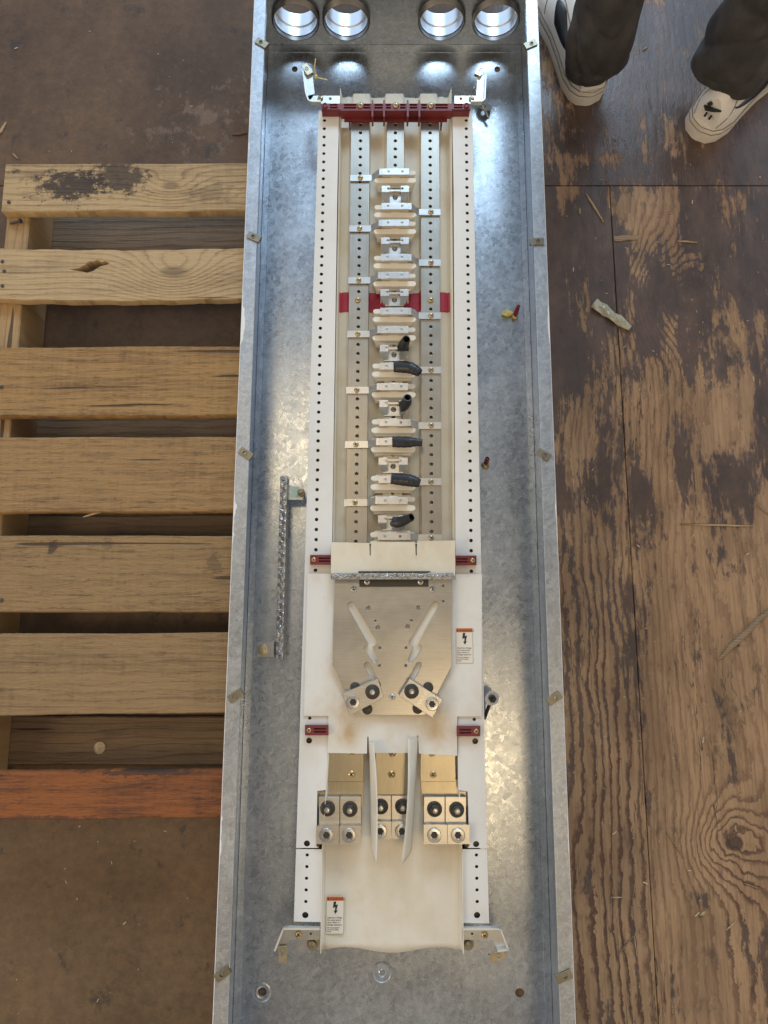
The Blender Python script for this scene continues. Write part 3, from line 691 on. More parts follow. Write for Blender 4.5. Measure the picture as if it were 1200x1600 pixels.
innL = [(530, 172), (527, 300), (519, 840), (517.5, 900), (512, 1180), (510, 1234.5), (495.8, 1236), (494.2, 1322), (498, 1325)]
innR = [(706.5, 172), (709, 300), (711.5, 840), (712, 900), (715.5, 1180), (716, 1234.5), (730.8, 1237), (733.6, 1322), (731, 1325)]
rail(498, 459, innL, 507, 188, 493, 891, 50, [(483, 1157, 4.6), (479.5, 1318, 4.8), (484, 1122, 2.6)], 172, 1325, -1)
rail(738, 763, innR, 728.5, 188, 736.5, 892.5, 50, [(742.5, 1158, 4.6), (744, 1319, 4.8), (741, 1124, 2.6)], 172, 1325, 1)
def end_plate(poly, hs):
    plate('rail_end_plate', poly, [circle(x, y, r, 14) for x, y, r in hs], ZL-.0014, ZL, M['white'], pan, 0.0003)
end_plate([(462.5, 1327), (503, 1327), (503, 1441), (459, 1440)], [(480 - k*0.55, 1336 + k*18.2, 2.6) for k in range(5)] + [(477, 1430, 5)])
end_plate([(722, 1327), (761, 1327), (764.5, 1443), (721.5, 1442)], [(744.5 + k*0.3, 1336 + k*18.2, 2.6) for k in range(5)] + [(745.5, 1430, 5)])
for px0, px1 in ((482, 496), (736, 746)):
    b = MB(); b.pxprism([(px0-10, 1305), (px1+4, 1305), (px1+4, 1436), (px0-10, 1436)], 0.0035, ZL-.008); b.build('rail_support', M['darksteel'], pan)  # dark colour stands in for shade seen through the end plate holes

for (x0, y0, x1, y1) in ((507, 176, 493, 893), (492, 893, 482, 1165), (728.5, 176, 736.5, 893), (736.5, 893, 743, 1165)):  # added dark strips stand in for the shade inside the rail holes
    z_ = ZL - .008; p, q = U(x0, y0, ZL), U(x1, y1, ZL)
    b = MB(); b.hexa([(p.x-.009, p.y, z_-.001), (q.x-.009, q.y, z_-.001), (q.x+.009, q.y, z_-.001), (p.x+.009, p.y, z_-.001), (p.x-.009, p.y, z_), (q.x-.009, q.y, z_), (q.x+.009, q.y, z_), (p.x+.009, p.y, z_)])
    b.build('hole_shade_strip', M['darksteel'], pan)
# corrugated channel between the rails
prof = [(0.0, .076), (0.012, .054), (0.025, .0515), (0.045, .0530), (0.065, .0545), (0.085, .0540), (0.105, .0530), (0.118, .0625), (0.262, .0625), (0.275, .0520), (0.30, .0505),
        (0.335, .0515), (0.37, .0515), (0.40, .0530), (0.415, .0625), (0.565, .0625), (0.58, .0530), (0.61, .0515), (0.645, .0515), (0.68, .0505), (0.715, .0520), (0.728, .0625),
        (0.872, .0625), (0.885, .0530), (0.905, .0540), (0.925, .0545), (0.945, .0530), (0.965, .0515), (0.985, .054), (1.0, .076)]
def channel(py0, py1, off, name, mat, xf=(0.0, 1.0)):
    zt = ZL - .002
    L0, L1, R0, R1 = U(530, 172, zt), U(518, 900, zt), U(706.5, 172, zt), U(712, 900, zt)
    ya, yb = U(600, py0, .045).y, U(600, py1, .045).y
    rows_ = []
    n = 30
    for i in range(n+1):
        y = lerp(ya, yb, i/n); k = (y - L0.y)/(L1.y - L0.y); xa, xb = lerp(L0.x, L1.x, k)+.0014, lerp(R0.x, R1.x, k)-.0014
        rows_.append([Vector((lerp(xa, xb, t), y, z + off)) for t, z in prof if xf[0] <= t <= xf[1]])
    b = MB(); b.loft(rows_, cap=False, closed=False)
    return b.build(name, mat, pan, smooth=True, solid=0.001)
channel(157, 905, 0.0, 'insulator_channel', M['cream'])
channel(461, 491, 0.0011, 'red_insulating_strip', M['redstrip'], (0.012, 0.988))
# label under the red bar
b = MB(); b.pxprism([(532, 190), (545, 190), (545, 200), (532, 200)], .0585, .0590); b.build('paper_label', M['label'], pan)

# busbars
def busbar(tl, tr, bl, br, hole0, hole1, nh, name='busbar', y0=186, y1=852):
    a, c = U(*hole0, ZB), U(*hole1, ZB)
    hs = [circle(*a.lerp(c, k/(nh-1)).xy, 0.0029, 12) for k in range(nh)]
    return plate(name, [U2((tl, y0), ZB), U2((tr, y0), ZB), U2((br, y1), ZB), U2((bl, y1), ZB)], hs, .0642, ZB, M['bus'], pan, 0.0006, px=False)
NH = 48
busL = busbar(548.5, 577.5, 540.5, 573.5, (563.5, 195), (556, 846), NH)
busC = busbar(604.5, 631.5, 597.5, 628.5, (618, 195), (613, 846), NH)
busR = busbar(657.5, 686, 658.5, 690, (672, 195), (674.5, 846), NH)
# wider overlay plates of the outer bars
def overlay(poly, line, n):
    zt = ZB + .0022
    a, c = U(*line[0], zt), U(*line[1], zt)
    plate('splice_plate', poly, [], ZB+.0002, zt, M['bus'], pan, 0.0004)

# breaker stabs --------------------------------------------------
sc0 = None
def strap(side):
    """strap from an outer busbar up to a pad over the middle; origin = pad centre top"""
    s = -1 if side < 0 else 1
    b = MB(); d = ZP - ZB - 0.0025
    me = plate_mesh('p', [(-.0245, -.0062), (.0245, -.0062), (.0245, .0062), (-.0245, .0062)], [circle(-.0125, 0, .0022, 10), circle(.0125, 0, .0022, 10)], -.0022, 0, .0004)
    b.bm.from_mesh(me); bpy.data.meshes.remove(me)
    t = .0022
    def bar(x0, z0, x1, z1):
        b.hexa([(x0, -.0060, z0-t), (x1, -.0060, z1-t), (x1, .0060, z1-t), (x0, .0060, z0-t), (x0, -.0060, z0), (x1, -.0060, z1), (x1, .0060, z1), (x0, .0060, z0)])
    bar(s*.0245, -.0001, s*.029, -.0002); bar(s*.0288, -.0002, s*.043, -d + .001); bar(s*.0428, -d + .0008, s*.082, -d + .0006)
    # front lip under the pad
    b.box(-.0235, .0235, -.0058, -.0042, -.010, -.0023)
    return b
def cstab():
    b = MB()
    for s in (-1, 1):
        xa, xb = sorted((s*.0095, s*.0245))
        me = plate_mesh('p', [(xa, -.0062), (xb, -.0062), (xb, .0062), (xa, .0062)], [circle(s*.0125, .0005, .0022, 10)], -.0022, 0, .0004)
        b.bm.from_mesh(me); bpy.data.meshes.remove(me)
        b.hexa([(s*.0100, -.014, -.018), (s*.0190, -.014, -.018), (s*.0190, -.0125, -.018), (s*.0100, -.0125, -.018),
                (s*.0100, -.0062, -.001), (s*.0243, -.0062, -.001), (s*.0243, -.0045, -.001), (s*.0100, -.0045, -.001)])
        b.hexa([(s*.0225, -.012, -.017), (s*.0245, -.012, -.017), (s*.0245, .006, -.017), (s*.0225, .006, -.017),
                (s*.0228, -.006, -.0023), (s*.0244, -.006, -.0023), (s*.0244, .006, -.0023), (s*.0228, .006, -.0023)])
    b.box(-.0165, .0165, -.016, .007, -.0205, -.0182)
    b.box(-.0125, .0125, .003, .0065, -.0180, -.012)
    return b
def barrier():
    """moulded finger insulator: two rounded bars joined by a web on a tapered foot"""
    b = MB()
    def pill(yc, hh, half, z1, z0, taper):
        pts = stadium((-half, yc), (half, yc), hh, 5)
        base = [(x*taper, yc - 0.000 + (y - yc)*0.8 - 0.004) for x, y in pts]
        b.prism(pts, z0, z1, base=base)
    pill(-.0108, .0050, .0330, -.0095, -.034, .84)
    pill(.0042, .0044, .0330, -.0098, -.034, .84)
    b.prism([(-.029, -.0185), (.029, -.0185), (.029, .0125), (-.029, .0125)], -.034, -.0196, base=[(-.033, -.0185), (.033, -.0185), (.033, .0125), (-.033, .0125)])
    b.box(-.0078, .0078, -.0075, .0012, -.034, -.0092)
    b.box(-.0070, .0070, .0055, .0092, -.030, -.0062)
    return b.bevel(.0006)
padYs_L = (268, 348, 430, 515, 604, 690, 782); padYs_C = (295, 376, 457, 544, 630.5, 720.5, 811); padYs_R = (322, 402, 486, 572, 660, 749, 838)
padx = lambda py: lerp(618, 613.5, (py - 268)/570)
protoL = strap(-1).build('stab_strap', M['tin'], pan, smooth=False, loc=U(padx(268), 268, ZP))
protoR = strap(1).build('stab_strap', M['tin'], pan, smooth=False, loc=U(padx(322), 322, ZP))
protoC = cstab().build('centre_stab', M['tin'], pan, loc=U(padx(295), 295, ZP))
protoB = barrier().build('finger_barrier', M['stab'], pan, loc=U(padx(268), 268, ZP))
dz = ZP - ZB
scL = screw_mesh(.0048, M['brass'], 'screw', protoL, U(padx(268), 268, ZP) + Vector((-.0635, 0, -dz + .0031)))
scR = screw_mesh(.0048, M['brass'], 'screw', protoR, U(padx(322), 322, ZP) + Vector((.0645, 0, -dz + .0031)), 0.8)
scC = screw_mesh(.0046, M['clip'], 'screw', protoC, U(padx(295), 295, ZP) + Vector((0, -.0045, -.0182)), 0.5)
for k in range(7):
    if k:
        dup(protoL, pan, U(padx(padYs_L[k]), padYs_L[k], ZP)); dup(protoC, pan, U(padx(padYs_C[k]), padYs_C[k], ZP))
        dup(protoR, pan, U(padx(padYs_R[k]), padYs_R[k], ZP)); dup(protoB, pan, U(padx(padYs_L[k]), padYs_L[k], ZP))
    dup(protoB, pan, U(padx(padYs_R[k]), padYs_R[k], ZP))
bs = screw_mesh(.0050, M['brass'], 'screw', pan, U(559, 469, ZB + .0002), 0.5); dup(bs, pan, U(673, 469, ZB + .0002))

# red bus support at the far end
ZRB = ZL + .020
def pxbox(b, x0, x1, y0, y1, z0, z1, mi=0): return b.pxprism([(x0, y0), (x1, y0), (x1, y1), (x0, y1)], z0, z1, mi)
def slot(x0, x1, yc, h): return stadium((x0 + h/2, yc), (x1 - h/2, yc), h/2, 4)
slots = [slot(515, 528, 163.6, 2.6), slot(515, 528, 168.0, 2.6)]
for x0, x1 in ((537, 557), (568, 579), (585, 598), (603, 611), (625, 634), (640, 652), (658, 667), (680, 700)):
    slots += [slot(x0, x1, 163.8, 2.8), slot(x0, x1, 168.2, 2.8)]
slots += [slot(709, 723, 163.6, 2.6), slot(709, 723, 168.0, 2.6)]
me = plate_mesh('bus_support', [U2(p, ZRB) for p in [(502, 161.5), (735, 161.5), (735, 171), (502, 171)]], [[U2(q, ZRB) for q in s_] for s_ in slots], ZRB-.006, ZRB, .0005)
b = MB(); b.bm.from_mesh(me); bpy.data.meshes.remove(me)
xw = lambda px: U(px, 166, ZRB).x
yA, yBk = U(600, 171, ZRB).y, U(600, 161.5, ZRB).y
b.box(xw(502.5), xw(734.5), yA + .0006, yBk - .0006, ZL + .0003, ZRB - .0061)
b.box(xw(532), xw(706), yA - .0020, yA + .0004, ZB + .0015, ZRB - .0002)
for px in (582, 600, 637, 655): b.box(xw(px) - .0016, xw(px) + .0016, yA - .017, yBk + .004, ZB + .0012, ZRB + .0035)
for px in (545.5, 691): b.box(xw(px) - .0014, xw(px) + .0014, yA - .014, yA - .0021, ZB - .014, ZB + .006)
b.box(xw(537), xw(700), yA - .008, yA - .0021, ZB + .0005, ZB + .004)
rb = b.build('bus_support', M['red'], pan)
s0 = screw_mesh(.0056, M['brass'], 'screw', rb, U(563.5, 165, ZRB + .0002), 0.2)
for px, a in ((618.5, 0), (673.5, 0)): dup(s0, rb, U(px, 165, ZRB + .0002))
for px in (508, 729): 
    b = MB(); b.lathe([(.0052, 0), (.0052, .0022), (.0036, .0026), (.0024, .0010)], 14, U(px, 165.5, ZRB + .0001)); b.build('boss', M['red'], rb, smooth=True)
# small red brackets
def small_red(x0, x1, y0, y1, sx_):
    zt = ZL + .012
    lo, hi = (0.38, 0.90) if sx_ < 0.5 else (0.10, 0.62)
    h_ = y1 - y0; sl = [slot(lerp(x0, x1, lo), lerp(x0, x1, hi), y0 + h_*0.36, 2.5), slot(lerp(x0, x1, lo), lerp(x0, x1, hi), y0 + h_*0.66, 2.5)]
    me = plate_mesh('bus_clamp', [U2(p, zt) for p in [(x0, y0), (x1, y0), (x1, y1), (x0, y1)]], [[U2(q, zt) for q in s_] for s_ in sl], zt - .006, zt, .0004)
    b = MB(); b.bm.from_mesh(me); bpy.data.meshes.remove(me); pxbox(b, x0+.3, x1-.3, y0+.3, y1-.3, ZL + .0003, zt - .0061)
    o = b.build('bus_clamp', M['red'], pan)
    screw_mesh(.0040, M['brass'], 'screw', o, U(lerp(x0, x1, sx_), (y0+y1)/2, zt + .0001), 0.4)
small_red(484.5, 519, 867, 882, 0.17); small_red(709, 744.5, 868, 883, 0.83); small_red(476.5, 513, 1133, 1149, 0.17); small_red(714, 750.5, 1134.5, 1150.5, 0.83)

# white lower cover sheet, with its tab and two standing dividers
ZC = ZL + .0035
cov = plate('cover_sheet', [(480.5, 896), (753, 897), (752.5, 1119.5), (714.5, 1119.5), (714.5, 1181), (654.5, 1177.5), (653.5, 1149), (652, 1149), (651, 1176.5), (576.5, 1176.5), (575.8, 1151), (574, 1151), (573.4, 1177.5), (512, 1176.5), (513, 1118.5), (474.5, 1118.5)],
            [], ZC - .0012, ZC, M['cover'], pan)
def divider(top, bot, lean, z0, wd, curl):
    """strip of insulating sheet standing on edge"""
    a, c = U(*top, z0), U(*bot, z0)
    def fn(u, v):
        p = a.lerp(c, v); k = u*u*curl
        return Vector((p.x + lean*u + k + .004*math.sin(v*3.0)*u, p.y - .012*u*v, z0 + wd*u*(0.35 + 0.65*min(1, v*3))))
    b = MB(); b.grid(fn, 6, 24)
    return b.build('divider', M['fish'], pan, smooth=True, solid=.0008)
divider((577, 1158), (580, 1328), 0.0045, .085, .028, .003); divider((653, 1152), (643, 1328), -.0085, .085, .032, -.008)

# warning labels
def warning(x0, y0, x1, y1, z, parent):
    a, c = U(x0, y0, z), U(x1, y1, z); w, h = c.x - a.x, a.y - c.y
    b = MB(); b.box(a.x, c.x, c.y, a.y, z, z + .0003); lb = b.build('warning_label', M['label'], parent)
    b = MB(); b.box(a.x + w*.02, c.x - w*.02, a.y - h*.125, a.y - h*.012, z + .00032, z + .00045); b.build('orange_header', M['orange'], lb)
    ms = []; zt = z + .0006
    def T_(s, cx, cy, size): ms.append((text_mesh(s, size), Matrix.Translation((cx, cy, zt))))
    T_('WARNING', a.x + w*.20, a.y - h*.107, w*.180); place('heading_lettering', join_meshes('heading_lettering', ms), M['black'], lb); ms = []
    for i, (s, sz) in enumerate((('Hazardous Voltage.', .112), ('Can cause severe', .112), ('injury, death, or', .112), ('damage equipment.', .112))):
        T_(s, a.x + w*.06, a.y - h*(.585 + i*.062), w*sz*.98)
    for i, s in enumerate(('Do not energize or', 'use the mounting', 'device.')): T_(s, a.x + w*.06, a.y - h*(.845 + i*.05), w*.092)
    place('lettering', join_meshes('lettering', ms), M['black'], lb)
    b = MB(); P_ = lambda u, v: (a.x + w*u, a.y - h*v)
    b.prism([P_(.42, .145), P_(.56, .145), P_(.535, .235), P_(.66, .215), P_(.575, .385), P_(.655, .370), P_(.52, .475), P_(.43, .385), P_(.50, .385), P_(.515, .285), P_(.38, .315)], zt - .0001, zt + .00005); b.build('voltage_symbol', M['black'], lb)
    b = MB(); b.prism([P_(.06, .102), P_(.17, .102), P_(.115, .035)], zt - .0001, zt + .00005); b.build('alert_triangle', M['black'], lb)
    for q in ((0, .012, 0, 1), (.988, 1, 0, 1), (.012, .988, .992, 1)):
        pass
    b = MB()
    for u0, u1, v0, v1 in ((.0, .016, .13, 1.0), (.984, 1.0, .13, 1.0), (.0161, .9839, .99, 1.0)):
        b.box(a.x + w*u0, a.x + w*u1, a.y - h*v1, a.y - h*v0, z + .00031, z + .00042)
    b.build('label_border', M['clip'], lb)
warning(712, 981, 739.5, 1036.5, ZC + .0002, pan)

# cream cover at the end of the stabs
ZV = .1005
me = plate_mesh('stab_cover', [U2(p, ZV) for p in [(517.5, 847), (577, 848.5), (577.6, 868), (579.4, 868), (580, 846.5), (648.5, 847), (649.5, 868), (651.3, 868), (652, 845), (711, 844.5), (711.5, 899), (517, 899)]], [], ZV - .0012, ZV)
place('stab_cover', me, M['cream'], pan)
b = MB(); q0, q1 = U(517.5, 847, ZV), U(711, 844.8, ZV); b.box(q0.x, q1.x, q0.y - .0030, q0.y - .0018, ZB + .006, ZV - .0013); b.build('stab_cover_lip', M['cream'], pan)
terminal_bar(U2((517, 900.5), .110), U2((712.5, 900), .110), ZV + .0002, .110, .0098, 30, 'neutral_bar', pan, 9)

# neutral plate with diagonal slots
ZN = .092
outer = [(523, 902), (707, 902), (706, 1041), (682, 1086), (664, 1117.5), (563, 1117.5), (540, 1083), (518.5, 1040)]
hs = [stadium((547.5, 944), (580, 1005), 5.6), stadium((574, 1013), (584, 1031), 4.8), stadium((573, 1039), (590, 1070), 4.6),
      stadium((680, 944), (646.5, 1003), 5.8), stadium((653, 1011), (641, 1032), 4.8), stadium((654.5, 1039), (638, 1070), 4.6)]
# neighbouring slots are kept apart from each other by the metal between them
zig = [(542.5, 947), (542.3, 943), (545, 939.8), (549, 939.3), (552.5, 942), (587.5, 1000), (589, 1005), (586, 1009), (581.8, 1010.5), (590, 1030), (588.5, 1034.5), (584.5, 1035.5), (581, 1032), (568.8, 1014), (568.6, 1010.5), (571.5, 1008), (575.5, 1006)]
hs[0] = zig; hs[3] = [(1227.8 - x, y) for x, y in zig[::-1]]; hs = [hs[0], hs[3], hs[2], hs[5]]
hs += [circle(x, y, r, 12) for x, y, r in ((575.5, 950, 3.6), (653.5, 949.5, 3.6), (590.5, 980.5, 3.6), (637, 979, 3.6), (586.5, 970, 1.8), (643, 969.5, 1.8), (593.5, 1012, 2.2), (634.5, 1012, 2.2), (593, 1040, 2.2), (634, 1040, 2.2), (692.5, 915, 2.0), (692.5, 939.5, 2.0))]
npl = plate('neutral_plate', outer, hs, ZN - .006, ZN, M['alu'], pan, .0006)
b = MB(); b.pxprism([(526, 906), (703, 906), (700, 1038), (662, 1112), (566, 1112), (524, 1038)], ZC + .0003, ZN - .0075); b.build('plate_insulator', M['stab'], pan)
b = MB(); b.pxprism([(561.5, 904), (669.5, 904), (669.5, 916.5), (561.5, 916.5)], ZN + .0003, ZN + .004).bevel(.0005); ds = b.build('black_clamp_strip', M['darksteel'], pan)
b = MB(); b.pxprism([(560, 892.5), (672, 892.5), (672, 896), (560, 896)], ZV + .0003, ZV + .005); b.build('black_clamp_strip', M['darksteel'], pan)
ns = screw_mesh(.0050, M['steel'], 'screw', npl, U(553, 921, ZN + .0002), .3)
for px, py in ((676, 921), (613, 1089)): dup(ns, npl, U(px, py, ZN + .0002))
s2 = screw_mesh(.0052, M['steel'], 'screw', ds, U(573.5, 909, ZN + .0042), .3); dup(s2, ds, U(657, 909, ZN + .0042))

def bolt_parts(parent, wash, sock, zt, rw=.0105, tall=.010):
    """dark nut and washer on a stud, and a hexagon socket set screw"""
    if wash:
        c = U(*wash, zt + .0002)
        b = MB(); b.lathe([(rw, 0), (rw, .0016), (rw*.93, .0020), (rw*.60, .0024)], 28, c)
        b.lathe([(rw*.70, .0020), (rw*.70, .0075), (rw*.60, .0085)], 6, c); b.build('washer_nut', M['darksteel'], parent, smooth=True)
        b = MB(); b.lathe([(rw*.36, .008), (rw*.36, tall+.003), (rw*.30, tall+.0042), (rw*.1, tall+.0045)], 14, c); b.build('stud', M['steel'], parent, smooth=True)
    if sock:
        c = U(*sock, zt + .0002); r = rw*.92
        b = MB(); b.lathe([(r, 0), (r, .0022), (r*.90, .0032), (r*.58, .0034), (r*.56, .0006), (0.0003, .0005)], 24, c)
        b.lathe([(r*.50, .0007), (r*.50, .0016)], 6, c, 1); b.build('set_screw', [M['steel'], M['socket']], parent, smooth=True)
ZG = ZN + .017
def neutral_lug(poly, wash, sock, groove=None):
    b = MB(); b.pxprism(poly, ZN + .0003, ZG).bevel(.0006); o = b.build('lug', M['lugmetal'], pan)
    bolt_parts(o, wash, sock, ZG, .0115, .008)
    if groove:
        b = MB(); b.pxprism(groove, ZG + .0001, ZG + .0006); b.build('lug_groove', M['steel'], o)
    return o
neutral_lug([(534, 1084), (590.5, 1060), (600, 1090), (547, 1118)], (582, 1081), (551.5, 1097))
neutral_lug([(640, 1060), (692, 1093), (676, 1121.5), (623.5, 1087)], (643, 1080), (675, 1100), [(667, 1078), (671, 1080.5), (653, 1105), (648.5, 1102.5)])
for px, py in ((555, 1074), (574, 1108), (669, 1074), (652.5, 1107)):  # raised dark discs stand in for the shaded holes half under the lugs
    b = MB(); b.lathe([(.0082, 0), (.0082, .003), (.007, .0036)], 20, U(px, py, ZN + .0002)); b.build('hole_shade_disc', M['darksteel'], npl, smooth=True)

# main lug landings at the near end
def landing(upper, shelf, block_hi, block_lo, washers, socks, zu, zs, zb, zl, splits, screws):
    b = MB(); b.pxprism(upper, zu - .006, zu).bevel(.0006)
    b2 = b; b2.pxprism(shelf, zs - .006, zs)
    o = b.build('main_bus_landing', M['landing'], pan)
    for p in screws: screw_mesh(.0056, M['brass'], 'screw', o, U(*p, zu + .0001), .7, .0022)
    for i in range(2):
        hi = block_hi[i]; lo = block_lo[i]
        b = MB(); b.pxprism(hi, zs + .0003, zb).bevel(.0006); b.pxprism(lo, zs + .0006, zl)
        lg = b.build('main_lug', M['lugmetal'], pan)
        bolt_parts(lg, washers[i], None, zb, .0118, .012); bolt_parts(lg, None, socks[i], zl, .0118)
ZU, ZSH, ZBH, ZLO = .074, .062, .076, .088
def blocks(x0, xm, x1, y0, y1): return [[(x0, y0), (xm - .35, y0), (xm - .35, y1), (x0, y1)], [(xm + .35, y0), (x1, y0), (x1, y1), (xm + .35, y1)]]
landing([(513, 1150), (568.5, 1150), (568.5, 1221.5), (512, 1221.5)], [(510, 1218), (568, 1218), (567, 1260), (496, 1260), (496, 1236), (509, 1236)],
        blocks(498, 531, 564.5, 1245, 1290), blocks(494, 530, 564, 1290.5, 1319), [(512, 1263), (547, 1264)], [(510, 1305), (545.5, 1305)], ZU, ZSH, ZBH, ZLO, 0, [(549.5, 1210), (550, 1176)])
landing([(587, 1150), (637, 1150), (637, 1242), (586, 1242)], [(586, 1238), (638, 1238), (638, 1262), (586, 1262)],
        blocks(584, 611.5, 641, 1243, 1283), blocks(582, 612, 642, 1283.5, 1311), [(595, 1260), (629, 1260)], [(594, 1299), (628, 1299)], ZU - .004, ZSH - .004, ZBH - .006, ZLO - .008, 0, [(612, 1210), (613, 1177)])
landing([(657, 1150), (711.5, 1150), (712, 1221.5), (656.5, 1221.5)], [(658, 1218), (715, 1218), (716, 1236), (730, 1237), (731, 1260), (660, 1260)],
        blocks(662, 695.5, 728.5, 1245, 1288), blocks(662, 699, 733.5, 1288.5, 1319), [(679, 1264), (713.5, 1265)], [(678.5, 1305), (715.5, 1305)], ZU, ZSH, ZBH, ZLO, 0, [(677, 1210), (675, 1177)])
# trough under the lugs
def trough(u, v):
    py = lerp(1140, 1484, v); xl_, xr_ = lerp(513, 502.5, min(1, max(0, (py-1180)/160))), lerp(716, 722.5, min(1, max(0, (py-1180)/160)))
    z = .047 + .030*(abs(2*u-1)**60) + .0022*math.cos(u*9.4)
    p = U(lerp(xl_, xr_, u), py, z)
    q = U(lerp(xl_, xr_, u), 1484, .06)
    if v > .97: p.y = p.y - .004*math.cos((u-.5)*6.28*1.5)*(v-.97)/.03
    return p
b = MB(); b.grid(trough, 40, 30); b.build('bottom_trough', M['fish'], pan, smooth=True, solid=.0012)
for px0, px1 in ((503.2, 501.5), (721.8, 723.5)):
    b = MB(); p0, p1 = U(px0, 1330, .078), U(px1, 1488, .078)
    b.hexa([(p0.x-.0006, p0.y, .046), (p0.x+.0006, p0.y, .046), (p1.x+.0006, p1.y+.006, .050), (p1.x-.0006, p1.y+.006, .050),
            (p0.x-.0006, p0.y, .0835), (p0.x+.0006, p0.y, .0835), (p1.x+.0006, p1.y, .0835), (p1.x-.0006, p1.y, .0835)])
    b.build('trough_side', M['fish'], pan)
warning(510, 1400, 537, 1459.5, .0515, pan)

# corner brackets with spring clips
def bracket(poly, lip, clip, clip_rot, scr, hole, z, name='corner_bracket', tab=None):
    me = plate_mesh(name, [U2(p, z) for p in poly], [[U2(q, z) for q in circle(hole[0], hole[1], 2.2, 12)]] if hole else [], z - .0018, z, .0003)
    b = MB(); b.bm.from_mesh(me); bpy.data.meshes.remove(me)
    lp = [U2(p, z) for p in lip]; bl = MB()
    for a, c in zip(lp, lp[1:]):
        d = (c - a).normalized(); n = Vector((-d.y, d.x))*.0013
        bl.hexa([(*(a-n), z+.0001), (*(c-n), z+.0001), (*(c+n), z+.0001), (*(a+n), z+.0001), (*(a-n), z+.010), (*(c-n), z+.010), (*(c+n), z+.010), (*(a+n), z+.010)])
    if tab:
        b.pxprism(tab, z + .0002, z + .0020)
    o = b.build(name, M['galv_small'], pan)
    bl.build('bracket_lip', M['lip'], o)
    c = clip_mesh(M['clipgold'], o, U(clip[0], clip[1], z + .0025), clip_rot, 'clip_nut')
    screw_mesh(.0052, M['brass'], 'screw', o, U(*scr, z + .0003), .9)
    return o
ZK = .080
bracket([(482, 149.5), (531, 149.5), (531, 163), (487, 163.5), (482, 160), (476, 128), (474, 108), (487, 107), (492, 147)], [(474.5, 117), (478.5, 150), (482.5, 161.5), (487, 163.8), (502, 163.8)], (480, 109.5), R(-58), (500.5, 154), (516, 154.2), ZK)
bracket([(710, 149.5), (744, 149.5), (746, 118), (759, 118), (757.5, 163), (737, 163.5), (710, 163)], [(758, 122), (756.5, 160), (752.5, 163.6), (735, 163.6)], (750, 111), R(-118), (736.5, 155), (720, 154.2), ZK)
bracket([(443, 1449.5), (500, 1448.5), (500, 1468.5), (452, 1468.5), (446, 1483), (430, 1482)], [(430.5, 1482), (443.5, 1448.5), (449, 1447.5), (500, 1448)], (442, 1490), R(-88), (466.5, 1460), (485.5, 1459), ZK)
bracket([(722, 1448.5), (778, 1449.5), (793, 1480), (776, 1483), (769, 1469), (722, 1468.5)], [(722, 1448.2), (776, 1447.8), (781, 1449.5), (792.5, 1480), (776, 1482)], (777, 1493), R(203), (757.5, 1461), (738, 1459), ZK)
for px in (489, 731):
    b = MB(); b.lathe([(.0095, 0), (.0095, .002), (.0062, .0024), (.0062, .008), (.004, .009)], 12, U(px, 1474, .046)); o = b.build('mounting_nut', M['clip'], pan, smooth=True)
    b = MB(); b.pxprism([(px-22, 1466), (px+16, 1466), (px+16, 1484), (px-22, 1484)], .0040, .0455); b.build('mounting_foot', M['galv_small'], pan)

# ------------------------------------------------------------------ black sleeves pushed over stab pads
def sleeve(path, radii, label, squash=None):
    """open tube; path = px, py, height; flattened where it grips the pad"""
    pts = [U(*p) for p in path]; n = len(pts); fine = []; rr = []; sq = []
    squash = squash or [0.45] + [0.7] + [1.0]*(n-2)
    for i in range(n-1):
        for k in range(5):
            t = k/5; p0 = pts[max(0, i-1)]; p1 = pts[i]; p2 = pts[i+1]; p3 = pts[min(n-1, i+2)]
            fine.append(0.5*((2*p1) + (p2-p0)*t + (2*p0-5*p1+4*p2-p3)*t*t + (3*p1-p0-3*p2+p3)*t**3)); rr.append(lerp(radii[i], radii[i+1], t)); sq.append(lerp(squash[i], squash[i+1], t))
    fine.append(pts[-1]); rr.append(radii[-1]); sq.append(squash[-1])
    rings = []; rnd = random.Random(int(path[0][1])); S_ = 20
    for i, p in enumerate(fine):
        d = (fine[min(i+1, len(fine)-1)] - fine[max(i-1, 0)]).normalized()
        s1 = d.cross(Vector((0, 0, 1)));
        if s1.length < .05: s1 = d.cross(Vector((0, 1, 0)))
        s1.normalize(); s2 = s1.cross(d).normalized()
        jr = 1 + .035*math.sin(i*1.9)
        rings.append([p + (s1*math.cos(2*math.pi*k/S_)*(1 + .25*(1-sq[i])) + s2*math.sin(2*math.pi*k/S_)*sq[i])*rr[i]*jr for k in range(S_)])
    b = MB(); b.loft(rings, cap=False)
    inner = [[p.lerp(sum(r, Vector())/S_, .18) for p in r] for r in rings]
    b.loft(inner[::-1], cap=False)
    # rim between outer and inner skin at both ends
    b.loft([rings[0], inner[0]], cap=False); b.loft([rings[-1], inner[-1]], cap=False)
    bmesh.ops.remove_doubles(b.bm, verts=b.bm.verts, dist=1e-6)
    o = b.build('insulating_sleeve', M['rubber'], None, smooth=True)
    return tag(o, label, 'sleeve', 'black sleeves pushed over the stab pads')
zp = ZP
sleeve([(630, 549, zp), (630, 542, zp+.004), (632, 536, zp+.014), (635, 530, zp+.030)], [.0085, .0095, .0085, .0065], 'black rubber sleeve standing up, uppermost of the six sleeves', [.5, .8, 1, 1])
sleeve([(615, 573, zp), (625, 573, zp+.001), (640, 574.5, zp+.006), (650, 579, zp+.008), (656, 583, zp+.009)], [.0085, .0098, .0098, .0085, .0065], 'black rubber sleeve lying right with drooping tip, just below the uppermost sleeve', [.5, .7, .8, .8, .8])
